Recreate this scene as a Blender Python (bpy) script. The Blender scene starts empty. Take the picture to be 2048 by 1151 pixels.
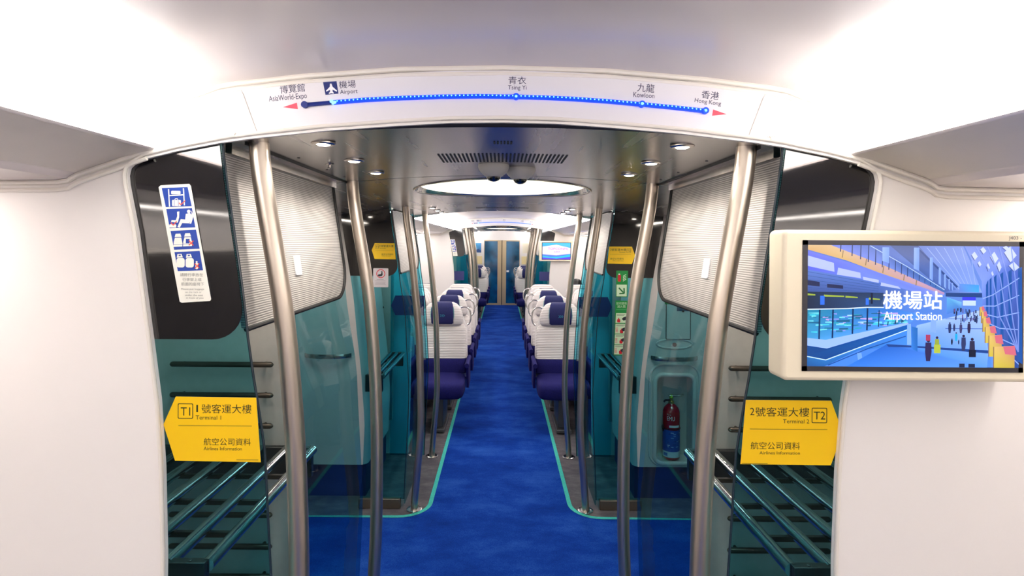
import bpy, bmesh, math, random
from mathutils import Vector, Matrix
random.seed(4)
PI = math.pi
S = bpy.context.scene
COL = S.collection

# ------------------------------------------------------------------ camera, world, exposure
CZ = 1.75                      # camera height above the carriage floor
FPX, VX, VY, ROLL = 1100.0, 1004.0, 485.0, math.radians(0.45)
cam = bpy.data.objects.new('camera', bpy.data.cameras.new('camera'))
COL.objects.link(cam)
cam.data.sensor_width = 36.0
cam.data.lens = FPX / 2048 * 36
cam.data.shift_x = (1024 - VX) / 2048
cam.data.shift_y = (VY - 575.5) / 2048
cam.data.clip_start = 0.02
cam.matrix_world = Matrix.Translation((0, 0, CZ)) @ Matrix.Rotation(PI/2, 4, 'X') @ Matrix.Rotation(ROLL, 4, 'Z')
S.camera = cam
w = bpy.data.worlds.new('world'); S.world = w; w.use_nodes = True
w.node_tree.nodes['Background'].inputs[0].default_value = (0.02, 0.02, 0.03, 1)
w.node_tree.nodes['Background'].inputs[1].default_value = 0.3
S.view_settings.view_transform = 'Standard'
S.view_settings.look = 'None'
S.view_settings.gamma = 1.0
S.view_settings.use_curve_mapping = False
S.view_settings.exposure = 1.1
TUBE_STRENGTH = 5.0
SPOT_POWER = 4.0
DOME_STRENGTH = 0.85
FAR_TUBE = 6.5
WALL_FILL_STRENGTH = 8.0  # glow of the strips added to brighten the walls
BAY_FILL_STRENGTH = 22.0  # glow of the strips added over bays and doorways
S.cycles.max_bounces = 16
S.cycles.transparent_max_bounces = 24
S.cycles.caustics_reflective = False
S.cycles.caustics_refractive = False

def at(px, py, D):
    """metres (x, z) of a point of the photograph on the upright plane D metres ahead"""
    dx, dz = px - VX, VY - py
    c, s = math.cos(ROLL), math.sin(ROLL)
    return ((dx*c - dz*s) * D / FPX, CZ + (dx*s + dz*c) * D / FPX)

# ------------------------------------------------------------------ materials
def lin(c):
    return c/12.92 if c <= 0.04045 else ((c+0.055)/1.055)**2.4
def hexc(h):
    h = h.lstrip('#')
    return tuple(lin(int(h[i:i+2], 16)/255) for i in (0, 2, 4)) + (1.0,)
MATS = {}
def mat(name, color, rough=0.5, metal=0.0, var=0.0, scale=8.0, bump=0.0, bscale=200.0, emit=0.0, coat=0.0, spec=0.5, stretch=None, aniso=0.0):
    if name in MATS: return MATS[name]
    m = bpy.data.materials.new(name); m.use_nodes = True
    nt = m.node_tree; N = nt.nodes; L = nt.links
    b = N['Principled BSDF']
    col = hexc(color) if isinstance(color, str) else tuple(color) + (1.0,)
    b.inputs['Base Color'].default_value = col
    b.inputs['Roughness'].default_value = rough
    b.inputs['Metallic'].default_value = metal
    b.inputs['Coat Weight'].default_value = coat
    b.inputs['Coat Roughness'].default_value = 0.08
    b.inputs['Specular IOR Level'].default_value = spec
    if emit:
        b.inputs['Emission Color'].default_value = col
        b.inputs['Emission Strength'].default_value = emit
    tc = N.new('ShaderNodeTexCoord'); mp = N.new('ShaderNodeMapping')
    L.new(tc.outputs['Object'], mp.inputs['Vector'])
    if stretch: mp.inputs['Scale'].default_value = stretch
    no = N.new('ShaderNodeTexNoise'); no.inputs['Scale'].default_value = scale; no.inputs['Detail'].default_value = 6
    L.new(mp.outputs['Vector'], no.inputs['Vector'])
    mr = N.new('ShaderNodeMapRange'); mr.inputs['To Min'].default_value = max(0, rough-0.06); mr.inputs['To Max'].default_value = min(1, rough+0.06)
    L.new(no.outputs['Fac'], mr.inputs['Value']); L.new(mr.outputs['Result'], b.inputs['Roughness'])
    if var:
        mx = N.new('ShaderNodeMix'); mx.data_type = 'RGBA'
        mx.inputs['A'].default_value = tuple(c*(1-var) for c in col[:3]) + (1,)
        mx.inputs['B'].default_value = tuple(min(1, c*(1+var)) for c in col[:3]) + (1,)
        cr = N.new('ShaderNodeMapRange'); cr.inputs['From Min'].default_value = 0.35; cr.inputs['From Max'].default_value = 0.65
        L.new(no.outputs['Fac'], cr.inputs['Value']); L.new(cr.outputs['Result'], mx.inputs['Factor'])
        L.new(mx.outputs['Result'], b.inputs['Base Color'])
    if bump:
        n2 = N.new('ShaderNodeTexNoise'); n2.inputs['Scale'].default_value = bscale; n2.inputs['Detail'].default_value = 3
        L.new(mp.outputs['Vector'], n2.inputs['Vector'])
        bp = N.new('ShaderNodeBump'); bp.inputs['Strength'].default_value = bump; bp.inputs['Distance'].default_value = 0.004
        L.new(n2.outputs['Fac'], bp.inputs['Height']); L.new(bp.outputs['Normal'], b.inputs['Normal'])
    MATS[name] = m
    return m

def glass(name, tint, refl=0.55):
    m = bpy.data.materials.new(name); m.use_nodes = True
    nt = m.node_tree; N = nt.nodes; L = nt.links
    N.remove(N['Principled BSDF'])
    t = N.new('ShaderNodeBsdfTransparent'); t.inputs['Color'].default_value = tuple(tint) + (1,)
    g = N.new('ShaderNodeBsdfGlossy'); g.inputs['Roughness'].default_value = 0.02; g.inputs['Color'].default_value = (refl, refl, refl, 1)
    f = N.new('ShaderNodeFresnel'); f.inputs['IOR'].default_value = 1.25
    x = N.new('ShaderNodeMixShader')
    ge = N.new('ShaderNodeNewGeometry'); iv = N.new('ShaderNodeMath'); iv.operation = 'SUBTRACT'; iv.inputs[0].default_value = 1
    L.new(ge.outputs['Backfacing'], iv.inputs[1]); ml = N.new('ShaderNodeMath'); ml.operation = 'MULTIPLY'
    L.new(iv.outputs[0], ml.inputs[0]); L.new(f.outputs[0], ml.inputs[1])
    L.new(ml.outputs[0], x.inputs[0]); L.new(t.outputs[0], x.inputs[1]); L.new(g.outputs[0], x.inputs[2])
    L.new(x.outputs[0], N['Material Output'].inputs[0])
    MATS[name] = m
    return m

def stripes(name, a, b_, period, axis='Z', rough=0.5, width=0.5, bump=0.3, spec=0.5):
    """fine parallel ribs across a surface"""
    m = bpy.data.materials.new(name); m.use_nodes = True
    nt = m.node_tree; N = nt.nodes; L = nt.links
    b = N['Principled BSDF']; b.inputs['Roughness'].default_value = rough
    b.inputs['Specular IOR Level'].default_value = spec
    tc = N.new('ShaderNodeTexCoord'); sp = N.new('ShaderNodeSeparateXYZ'); L.new(tc.outputs['Object'], sp.inputs[0])
    mu = N.new('ShaderNodeMath'); mu.operation = 'MULTIPLY'; mu.inputs[1].default_value = 2*PI/period
    L.new(sp.outputs[axis], mu.inputs[0])
    si = N.new('ShaderNodeMath'); si.operation = 'SINE'; L.new(mu.outputs[0], si.inputs[0])
    mr = N.new('ShaderNodeMapRange'); mr.inputs['From Min'].default_value = -width; mr.inputs['From Max'].default_value = width
    L.new(si.outputs[0], mr.inputs['Value'])
    mx = N.new('ShaderNodeMix'); mx.data_type = 'RGBA'; mx.inputs['A'].default_value = hexc(a); mx.inputs['B'].default_value = hexc(b_)
    L.new(mr.outputs[0], mx.inputs['Factor']); L.new(mx.outputs['Result'], b.inputs['Base Color'])
    bp = N.new('ShaderNodeBump'); bp.inputs['Strength'].default_value = bump; bp.inputs['Distance'].default_value = period*0.3
    L.new(mr.outputs[0], bp.inputs['Height']); L.new(bp.outputs['Normal'], b.inputs['Normal'])
    MATS[name] = m
    return m

def carpet(name, a, mid, c, scale=3.0):
    m = bpy.data.materials.new(name); m.use_nodes = True
    nt = m.node_tree; N = nt.nodes; L = nt.links
    b = N['Principled BSDF']; b.inputs['Roughness'].default_value = 0.95; b.inputs['Specular IOR Level'].default_value = 0.1
    tc = N.new('ShaderNodeTexCoord')
    n1 = N.new('ShaderNodeTexNoise'); n1.inputs['Scale'].default_value = scale; n1.inputs['Detail'].default_value = 5; n1.inputs['Roughness'].default_value = 0.65
    mp = N.new('ShaderNodeMapping'); mp.inputs['Scale'].default_value = (1.0, 1.7, 1.0)
    L.new(tc.outputs['Object'], mp.inputs[0]); L.new(mp.outputs[0], n1.inputs['Vector'])
    n2 = N.new('ShaderNodeTexNoise'); n2.inputs['Scale'].default_value = 260; n2.inputs['Detail'].default_value = 3
    L.new(tc.outputs['Object'], n2.inputs['Vector'])
    ad = N.new('ShaderNodeMath'); ad.operation = 'MULTIPLY_ADD'; ad.inputs[1].default_value = 0.55
    L.new(n2.outputs['Fac'], ad.inputs[0]); L.new(n1.outputs['Fac'], ad.inputs[2])
    mr = N.new('ShaderNodeMapRange'); mr.inputs['From Min'].default_value = 0.42; mr.inputs['From Max'].default_value = 1.12
    L.new(ad.outputs[0], mr.inputs['Value'])
    cr = N.new('ShaderNodeValToRGB'); cr.color_ramp.elements[0].color = hexc(a); cr.color_ramp.elements[1].color = hexc(c)
    e = cr.color_ramp.elements.new(0.5); e.color = hexc(mid)
    L.new(mr.outputs[0], cr.inputs[0]); L.new(cr.outputs[0], b.inputs['Base Color'])
    bp = N.new('ShaderNodeBump'); bp.inputs['Strength'].default_value = 0.6; bp.inputs['Distance'].default_value = 0.003
    L.new(n2.outputs['Fac'], bp.inputs['Height']); L.new(bp.outputs['Normal'], b.inputs['Normal'])
    MATS[name] = m
    return m

def printed(name, rough=0.45, emit=0.0):
    """ink whose colour is stored on the faces of the artwork"""
    m = bpy.data.materials.new(name); m.use_nodes = True
    nt = m.node_tree; N = nt.nodes; L = nt.links
    b = N['Principled BSDF']; b.inputs['Roughness'].default_value = rough
    a = N.new('ShaderNodeAttribute'); a.attribute_name = 'ink'
    if emit:
        L.new(a.outputs['Color'], b.inputs['Emission Color']); b.inputs['Emission Strength'].default_value = emit
        b.inputs['Base Color'].default_value = (0.01, 0.01, 0.012, 1)
    else:
        L.new(a.outputs['Color'], b.inputs['Base Color'])
    MATS[name] = m
    return m

WHITE = mat('white_panel', '#f4efec', 0.38, var=0.01, scale=3)
CEIL = mat('white_ceiling', '#d2caca', 0.22, var=0.01, scale=3, spec=0.6)
SLOPE = mat('grey_ceiling_panel', '#cfc8c2', 0.4, var=0.02)
LIP = mat('cream_moulding', '#ece6dd', 0.35)
METAL = mat('stainless_steel', '#bdb6b0', 0.24, 1.0, var=0.06, scale=5, stretch=(1, 1, 0.1))
POLEM = mat('satin_pole_steel', '#c2b6a9', 0.36, 1.0, var=0.05, scale=60, stretch=(1, 1, 0.05))
CMETAL = mat('brushed_ceiling_steel', '#b4b0b0', 0.26, 1.0, var=0.05, scale=3, stretch=(6, 0.4, 1))
RAILM = mat('polished_rail_steel', '#c4c4c2', 0.18, 1.0)
BLACK = mat('black_gloss_print', '#0b0a0c', 0.04, spec=0.8, coat=1.0)
DARK = mat('dark_gap', '#0a0908', 0.6)
RUB = mat('dark_rub_metal', '#50473f', 0.35, 0.7)
GREYW = mat('grey_wall_laminate', '#b8b1ab', 0.5, var=0.03, scale=30)
TEAL = glass('teal_glass', (0.47, 0.775, 0.83))
TEALF = glass('far_teal_glass', (0.45, 0.86, 0.93))
COLM = mat('light_grey_column', '#cbc6c2', 0.4, var=0.02, scale=20)
NAVYB = mat('navy_base_panel', '#252a58', 0.5)
RIB = stripes('striped_film', '#85807b', '#cbc4bd', 0.0058, rough=0.4)
GREYC = carpet('grey_carpet', '#47434c', '#605a60', '#837b7d', 6)
BLUEC = carpet('blue_carpet', '#021e64', '#0c3a98', '#3062bc', 2.0)
BORD = mat('turquoise_carpet_border', '#3fb9ac', 0.95, var=0.12, scale=90, bump=0.4)
TUBEM = mat('tube_diffuser', '#fffbf4', 0.3, emit=TUBE_STRENGTH)
TUBEF = mat('tube_diffuser_far', '#fffdfa', 0.3, emit=FAR_TUBE)
INK = printed('printed_ink'); SCREEN = printed('screen_picture', 0.12, 0.66)
LENS = mat('downlight_lens', '#fff2e2', 0.3, emit=30)
WALLFILLM = mat('wall_fill_diffuser', '#fff6ee', 0.3, emit=WALL_FILL_STRENGTH)
BAYFILLM = mat('bay_fill_diffuser', '#fff4e6', 0.3, emit=BAY_FILL_STRENGTH)
COVE = mat('cove_diffuser', '#fffbe8', 0.3, emit=DOME_STRENGTH)
DOMEM = mat('polished_dome_liner', '#e8e6dc', 0.12, 0.9)
SEATW = stripes('ribbed_cream_fabric', '#d8cfcb', '#f0e9e6', 0.016, rough=0.8, width=1.0, bump=0.5, spec=0.2)
SEATP = mat('cream_seat_shell', '#ece6e4', 0.5, var=0.02)
NAVY = mat('navy_seat_fabric', '#1c1a5c', 0.85, var=0.25, scale=140, bump=0.3, spec=0.2)
NAVYH = mat('navy_headrest_fabric', '#1f2358', 0.7, var=0.1, scale=90, spec=0.3)
LEGM = mat('seat_base_grey', '#5a585c', 0.5, 0.6)
CREAM = mat('cream_tv_housing', '#f0e4ca', 0.4, var=0.01)
BEZEL = mat('tv_bezel', '#3c3a40', 0.35)
BEIGE = mat('beige_door_frame', '#cdb894', 0.35, 0.3)

# ------------------------------------------------------------------ geometry helpers
class MB:
    def __init__(s): s.v = []; s.f = []; s.mi = []; s.col = None; s.mats = []
    def add(s, vs, fs, m=0):
        o = len(s.v); s.v += [tuple(p) for p in vs]; s.f += [tuple(i+o for i in f) for f in fs]; s.mi += [m]*len(fs); return s
    def box(s, x0, x1, y0, y1, z0, z1, m=0):
        vs = [(x, y, z) for z in (z0, z1) for y in (y0, y1) for x in (x0, x1)]
        return s.add(vs, [(0, 2, 3, 1), (4, 5, 7, 6), (0, 1, 5, 4), (2, 6, 7, 3), (0, 4, 6, 2), (1, 3, 7, 5)], m)
    def rows(s, rows, closed=False, caps=False, m=0, flip=False):
        n = len(rows[0]); vs = [p for r in rows for p in r]; fs = []
        for i in range(len(rows)-1):
            for j in range(n if closed else n-1):
                k = (j+1) % n
                q = (i*n+j, i*n+k, (i+1)*n+k, (i+1)*n+j)
                fs.append(q[::-1] if flip else q)
        if caps:
            fs.append(tuple(range(n))[::-1]); fs.append(tuple((len(rows)-1)*n+j for j in range(n)))
        return s.add(vs, fs, m)
    def tube(s, pts, r, n=12, m=0, closed=False):
        pts = [Vector(p) for p in pts]; rows = []; up = None
        for i, p in enumerate(pts):
            a = pts[i-1] if i else (pts[-1] if closed else pts[0]); b = pts[(i+1) % len(pts)] if (i < len(pts)-1 or closed) else pts[-1]
            t = (b-a).normalized()
            if up is None:
                up = Vector((0, 0, 1)) if abs(t.z) < 0.9 else Vector((0, 1, 0))
            u = (up - t*up.dot(t)).normalized(); up = u; v = t.cross(u)
            rr = r[i] if isinstance(r, (list, tuple)) else r
            rows.append([p + (u*math.cos(2*PI*k/n) + v*math.sin(2*PI*k/n))*rr for k in range(n)])
        if closed: rows.append(rows[0]); return s.rows(rows, True, False, m, True)
        return s.rows(rows, True, True, m)
    def lathe(s, prof, c, n=24, m=0):
        rows = [[(c[0]+r*math.cos(2*PI*k/n), c[1]+r*math.sin(2*PI*k/n), c[2]+z) for k in range(n)] for r, z in prof]
        return s.rows(rows, True, True, m)
    def prism(s, poly, f0, f1, m=0):
        """poly: 2D points; f0/f1 map them to the two faces"""
        n = len(poly); vs = [f0(*p) for p in poly] + [f1(*p) for p in poly]
        return s.add(vs, [tuple(range(n))[::-1], tuple(range(n, 2*n))] + [(i, (i+1) % n, n+(i+1) % n, n+i) for i in range(n)], m)
    def build(s, name, mats, parent=None, smooth=True, bevel=0, seg=2, kind=None, loc=None, angle=35):
        me = bpy.data.meshes.new(name); me.from_pydata(s.v, [], s.f)
        for m in (mats if isinstance(mats, (list, tuple)) else [mats]): me.materials.append(m)
        me.polygons.foreach_set('material_index', s.mi)
        bm = bmesh.new(); bm.from_mesh(me); bmesh.ops.recalc_face_normals(bm, faces=bm.faces); bm.to_mesh(me); bm.free()
        if smooth:
            me.polygons.foreach_set('use_smooth', [True]*len(me.polygons))
            me.set_sharp_from_angle(angle=math.radians(angle))
        o = bpy.data.objects.new(name, me); COL.objects.link(o)
        if bevel:
            b = o.modifiers.new('bevel', 'BEVEL'); b.width = bevel; b.segments = seg; b.limit_method = 'ANGLE'; b.angle_limit = math.radians(40)
            b.harden_normals = False
        if parent: o.parent = parent
        if loc: o.location = loc
        if kind: o['kind'] = kind
        return o

def tag(o, label, cat=None, group=None):
    o['label'] = label
    if cat: o['category'] = cat
    if group: o['group'] = group
    return o
def empty(name, loc, label, cat, group=None, rz=0):
    o = bpy.data.objects.new(name, None); COL.objects.link(o); o.location = loc; o.rotation_euler = (0, 0, rz); o.empty_display_size = 0.05
    return tag(o, label, cat, group)
def copy_tree(o, loc=None, label=None, parent=None):
    c = o.copy(); COL.objects.link(c)
    if parent: c.parent = parent
    if loc is not None: c.location = loc
    if label: c['label'] = label
    for ch in [k for k in SCENE_CHILDREN(o)]: copy_tree(ch, parent=c)
    return c
def SCENE_CHILDREN(o): return list(o.children)
def struct(mb, name, m, **k): return mb.build(name, m, kind='structure', **k)

def lerp_curve(pts, z):
    pts = sorted(pts)
    if z <= pts[0][0]: return pts[0][1]
    for (a, xa), (b, xb) in zip(pts, pts[1:]):
        if z <= b:
            t = (z-a)/(b-a); t = t*t*(3-2*t)*0.3 + t*0.7
            return xa + (xb-xa)*t
    return pts[-1][1]
XG = [(0.0, .56), (.75, .53), (1.25, .557), (1.55, .602), (1.98, .662)]        # bowed glass line
PN = [(0.0, .525), (.30, .497), (.65, .482), (.98, .482), (1.25, .492), (1.515, .515), (1.985, .591)]
PF = [(0.0, .562), (.56, .520), (1.11, .534), (1.55, .577), (1.985, .637)]
CO = [(0.0, .93), (.25, .905), (.55, .895), (.81, .914), (1.3, .965), (2.0, 1.07)]
XW = [(0.0, .79), (.6, .79), (1.0, .80), (1.5, .815), (2.0, .835)]

# ------------------------------------------------------------------ text and flat artwork
_T = {}
def text_mesh(body):
    if body not in _T:
        c = bpy.data.curves.new('lettering', 'FONT'); c.body = body; c.resolution_u = 3
        o = bpy.data.objects.new('lettering', c); COL.objects.link(o)
        me = bpy.data.meshes.new_from_object(o.evaluated_get(bpy.context.evaluated_depsgraph_get()))
        vs = [(v.co.x, v.co.y) for v in me.vertices]; fs = [tuple(p.vertices) for p in me.polygons]
        bpy.data.objects.remove(o); bpy.data.curves.remove(c); bpy.data.meshes.remove(me)
        xs = [v[0] for v in vs]; ys = [v[1] for v in vs]
        _T[body] = (vs, fs, min(xs), max(xs), min(ys), max(ys))
    return _T[body]

class Art:
    """flat artwork in its own units (u right, v down), each piece a hair above the last"""
    def __init__(s, f, step=4e-5): s.f = f; s.v = []; s.fc = []; s.c = []; s.h = 0.0; s.step = step
    def _put(s, pts, faces, cols):
        s.h += s.step; o = len(s.v)
        s.v += [s.f(u, v, s.h) for u, v in pts]
        for f in faces:
            s.fc.append(tuple(i+o for i in f)); s.c.append([cols[i] if isinstance(cols, list) else cols for i in f])
    def poly(s, pts, col):
        cols = [hexc(c) for c in col] if isinstance(col, (list, tuple)) else hexc(col)
        s._put(pts, [tuple(range(len(pts)))], cols)
    def rect(s, a, b, c, d, col): s.poly([(a, b), (c, b), (c, d), (a, d)], col)
    def circle(s, cx, cy, r, col, n=24, ry=None):
        s.poly([(cx+r*math.cos(2*PI*k/n), cy+(ry or r)*math.sin(2*PI*k/n)) for k in range(n)], col)
    def ring(s, cx, cy, r, w, col, n=28, ry=None):
        k_ = (ry or r)/r; pts = []
        for k in range(n):
            a = 2*PI*k/n
            pts += [(cx+r*math.cos(a), cy+k_*r*math.sin(a)), (cx+(r-w)*math.cos(a), cy+k_*(r-w)*math.sin(a))]
        s._put(pts, [(2*k, (2*k+2) % (2*n), (2*k+3) % (2*n), 2*k+1) for k in range(n)], hexc(col))
    def line(s, pts, w, col):
        for (a, b), (c, d) in zip(pts, pts[1:]):
            L = math.hypot(c-a, d-b) or 1; nx, ny = -(d-b)/L*w/2, (c-a)/L*w/2
            s.poly([(a+nx, b+ny), (c+nx, d+ny), (c-nx, d-ny), (a-nx, b-ny)], col)
    def text(s, body, box, col, ang=0.0, skew=0.0):
        vs, fs, x0, x1, y0, y1 = text_mesh(body); a, b, c, d = box; cx, cy = (a+c)/2, (b+d)/2
        pts = []
        for x, y in vs:
            u = (x-x0)/(x1-x0)*(c-a)+a-cx; v = (y1-y)/(y1-y0)*(d-b)+b-cy
            u += skew*v
            pts.append((cx+u*math.cos(ang)-v*math.sin(ang), cy+u*math.sin(ang)+v*math.cos(ang)))
        s._put(pts, fs, hexc(col))
    def slab(s, pts, back, colr, side=None):
        """solid body of the sticker behind the artwork"""
        n = len(pts); o = len(s.v)
        s.v += [s.f(u, v, 0) for u, v in pts] + [s.f(u, v, -back) for u, v in pts]
        c = hexc(colr); k = hexc(side or colr)
        s.fc.append(tuple(o+i for i in range(n))); s.c.append([c]*n)
        s.fc.append(tuple(o+n+i for i in range(n))); s.c.append([k]*n)
        for i in range(n):
            s.fc.append((o+i, o+(i+1) % n, o+n+(i+1) % n, o+n+i)); s.c.append([k]*4)
    def build(s, name, m=None, parent=None, loc=None, kind=None):
        me = bpy.data.meshes.new(name); me.from_pydata([tuple(v) for v in s.v], [], s.fc); me.materials.append(m or INK)
        a = me.color_attributes.new('ink', 'FLOAT_COLOR', 'CORNER')
        flat = [x for cs in s.c for c in cs for x in c]
        a.data.foreach_set('color', flat)
        o = bpy.data.objects.new(name, me); COL.objects.link(o)
        if parent: o.parent = parent
        if loc: o.location = loc
        if kind: o['kind'] = kind
        return o
def rrect(a, b, c, d, r, n=5):
    out = []
    for cx, cy, t0 in ((c-r, b+r, -PI/2), (c-r, d-r, 0), (a+r, d-r, PI/2), (a+r, b+r, PI)):
        out += [(cx+r*math.cos(t0+PI/2*k/n), cy+r*math.sin(t0+PI/2*k/n)) for k in range(n+1)]
    return out

# ================================================================== THE CARRIAGE SHELL
ENDY = 15.4; BACKY = -9.0
OPEN = [(0, 2.021), (.12, 2.019), (.234, 2.012), (.405, 1.999), (.577, 1.980), (.646, 1.970), (.749, 1.950), (.818, 1.933), (.842, 1.925),
        (.855, 1.912), (.859, 1.895), (.857, 1.875), (.835, 1.767), (.800, 1.527), (.781, 1.39), (.770, 1.24), (.764, 1.045), (.765, .6), (.775, 0)]
OPEN = [(x*(1-.015*min(1, x/.6)), z) for x, z in OPEN]
SAL = [(0, 2.147), (.23, 2.142), (.455, 2.124), (.546, 2.113), (.60, 2.107), (.64, 2.100), (.675, 2.086), (.71, 2.076), (.80, 2.064), (.84, 2.045), (.845, 1.985),
       (.815, 1.962), (.779, 1.9555), (.785, 1.951), (.858, 1.934), (.955, 1.900), (.968, 1.893), (.975, 1.887), (1.0, 1.883), (1.4, 1.877)]
def mirror(half): return [(-x, z) for x, z in half[::-1] if x > 0] + list(half)

def bulkhead(y0, y1, name, back=False):
    inn = mirror(OPEN)
    out = []
    for x, z in inn:
        if z > 1.9 and abs(x) < .832: out.append((x*1.72, 2.45))
        else: out.append((math.copysign(1.45, x), 2.45 if z > 1.9 else z*2.45/1.93 if z > 0 else 0))
    m = MB()
    rows = []
    for (pts, y) in ((inn, y0), (out, y0), (out, y1), (inn, y1), (inn, y0)): rows.append([(x, y, z) for x, z in pts])
    m.rows(rows)
    o = struct(m, name, WHITE)
    t = MB()        # rounded lip round the opening
    ys = y0 - .004 if not back else y1 + .004
    pts = [(x, ys, z + .004) if z > 1.9 and abs(x) < .826 else (x + math.copysign(.004, x), ys, z) for x, z in inn]
    t.tube([(p[0], p[1], p[2]+.006) if p[2] > 1.9 and abs(p[0]) < .826 else p for p in pts], .0045, 10)
    struct(t, 'trim_1' if not back else 'trim_2', LIP)
    t = MB()        # double moulding where the wall meets the ceiling
    for k, (dz, r) in enumerate(((-.004, .006), (-.017, .005))):
        for sg in (-1, 1):
            t.tube([(sg*x, ys, z+dz) for x, z in SAL[:9]], r, 8)
            t.tube([(sg*x, ys, z+dz*1.3) for x, z in ([(.60, 1.992), (.68, 1.982), (.74, 1.972), (.79, 1.958)] if k == 0 else [(.80, 1.955)])+SAL[14:]], r, 8)
    struct(t, 'trim_3', LIP)

def saloon(y0, y1):
    prof = mirror(SAL)
    m = MB(); n = len(prof)
    m.rows([[(x, y, z) for x, z in prof] for y in (y0, y1)])
    for i, f in enumerate(m.f):
        a = [abs(m.v[k][0]) for k in f]; zz = [m.v[k][2] for k in f]
        m.mi[i] = 1 if (min(a) >= .778 and max(a) <= .956 and max(zz) < 1.953) else 0
    struct(m, 'ceiling', [CEIL, SLOPE], angle=25)

def tube_light(sx, y0, y1, label, m):
    t = empty('tube_light', (sx*.768, y0, 2.003), label, 'ceiling light', 'long tube lights under the ceiling')
    b = MB(); n = 32
    rows = []
    for y, k in ((0, 1), (y1-y0-.003, 1)):
        rows.append([((.052*math.cos(2*PI*j/n)), y, .043*math.sin(2*PI*j/n)) for j in range(n)])
    b.rows(rows, True, True); b.build('diffuser', m, t)
    for y in (y1-y0-.006, .006):
        r = MB(); r.tube([(.0545*math.cos(2*PI*j/28), y, .0455*math.sin(2*PI*j/28)) for j in range(28)], .003, 8, closed=True)
        r.build('end_ring', LIP, t)
    return t

# floors
m = MB(); m.box(-1.45, 1.45, BACKY, ENDY+.3, -.05, 0); struct(m, 'floor', GREYC, smooth=False)
half = [(.45, BACKY)]
for o in (0, 7.52):
    half += [(.45, 2.0+o)] + [(.65-.2*math.cos(t), 2.0+o+.2*math.sin(t)) for t in [PI/2*k/8 for k in range(1, 9)]] + [(1.4, 2.2+o), (1.4, 3.48+o)]
    half += [(.65-.2*math.sin(t), 3.68+o-.2*math.cos(t)) for t in [PI/2*k/8 for k in range(0, 9)]]
half += [(.45, ENDY)]
out = half + [(-x, y) for x, y in half[::-1]]
m = MB(); m.prism(out, lambda x, y: (x, y, 0.001), lambda x, y: (x, y, .006))
ob = struct(m, 'floor_aisle_carpet', BLUEC, smooth=False)
bm = bmesh.new(); bm.from_mesh(ob.data); bmesh.ops.triangulate(bm, faces=[f for f in bm.faces if len(f.verts) > 4]); bm.to_mesh(ob.data); bm.free()
for sg in (-1, 1):
    m = MB(); rows = []
    for i, (x, y) in enumerate(half):
        a = half[max(0, i-1)]; b = half[min(len(half)-1, i+1)]
        tx, ty = b[0]-a[0], b[1]-a[1]; L = math.hypot(tx, ty) or 1
        nx, ny = ty/L, -tx/L
        rows.append([(sg*x, y, .0075), (sg*(x+nx*.028), y+ny*.028, .0075), (sg*(x+nx*.028), y+ny*.028, .0)])
    m.rows(rows); struct(m, 'floor_border', BORD, smooth=False)

# side walls, end walls
for sg, nm in ((-1, 'wall_left'), (1, 'wall_right')):
    m = MB(); m.box(sg*1.4 if sg > 0 else -1.45, 1.45 if sg > 0 else -1.4, BACKY, ENDY+.3, 0, 2.05)
    struct(m, nm, WHITE, smooth=False)
m = MB(); m.box(-1.45, 1.45, BACKY-.05, BACKY, 0, 2.45); struct(m, 'wall_back', WHITE, smooth=False)
for i, (a, b) in enumerate(((-2.6, -1.2), (-.95, .95), (4.9, 6.5), (6.8, 8.4), (12.5, 13.7), (13.9, 15.0))):
    for sg in (-1, 1):
        m = MB()
        m.prism(rrect(a, .95, b, 1.70, .08), lambda y, z: (sg*1.395, y, z), lambda y, z: (sg*1.402, y, z))
        w_ = struct(m, 'window_%d' % (2*i + (1 if sg < 0 else 2)), BLACK, smooth=False)
        f = MB(); f.tube([(sg*1.394, y, z) for y, z in rrect(a, .95, b, 1.70, .08)], .009, 8, closed=True)
        f.build('window_frame', LIP, w_)

saloon(BACKY, 1.24); saloon(4.60, 8.76); saloon(12.12, ENDY)
bulkhead(1.24, 1.2495, 'wall_front'); bulkhead(4.555, 4.60, 'wall_middle', True)
bulkhead(8.76, 8.7695, 'wall_far'); bulkhead(12.075, 12.12, 'wall_far_back', True)
for sg, sd in ((-1, 'opposite the TV'), (1, 'TV side')):
    tube_light(sg, BACKY+.02, 1.24, 'long glowing white tube light nearest the viewer, %s' % sd, TUBEM)
    for ya, yb, wh in ((BACKY+.05, 1.22, 'in the near coach'), (4.65, 8.72, 'over the seats')):  # fill strips added along the wall tops to brighten the walls
        t = empty('wall_fill_light', (sg*1.27, (ya+yb)/2, 1.879), 'slim added fill strip along the wall top %s, %s' % (wh, sd), 'ceiling light', 'added fill strips along the walls')
        L_ = (yb-ya)/2
        m = MB(); m.box(-.05, .05, -L_, L_, -.010, -.0005); m.build('frame', LIP, t, bevel=.003)
        m = MB(); m.box(-.04, .04, -L_+.01, L_-.01, -.0115, -.0101); m.build('diffuser', WALLFILLM, t)
    tube_light(sg, 4.62, 8.76, 'glowing tube light over the seat rows beyond the doors, %s' % sd, TUBEF)
    tube_light(sg, 12.14, ENDY-.02, 'glowing tube light by the double end doors, %s' % sd, TUBEF)

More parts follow.
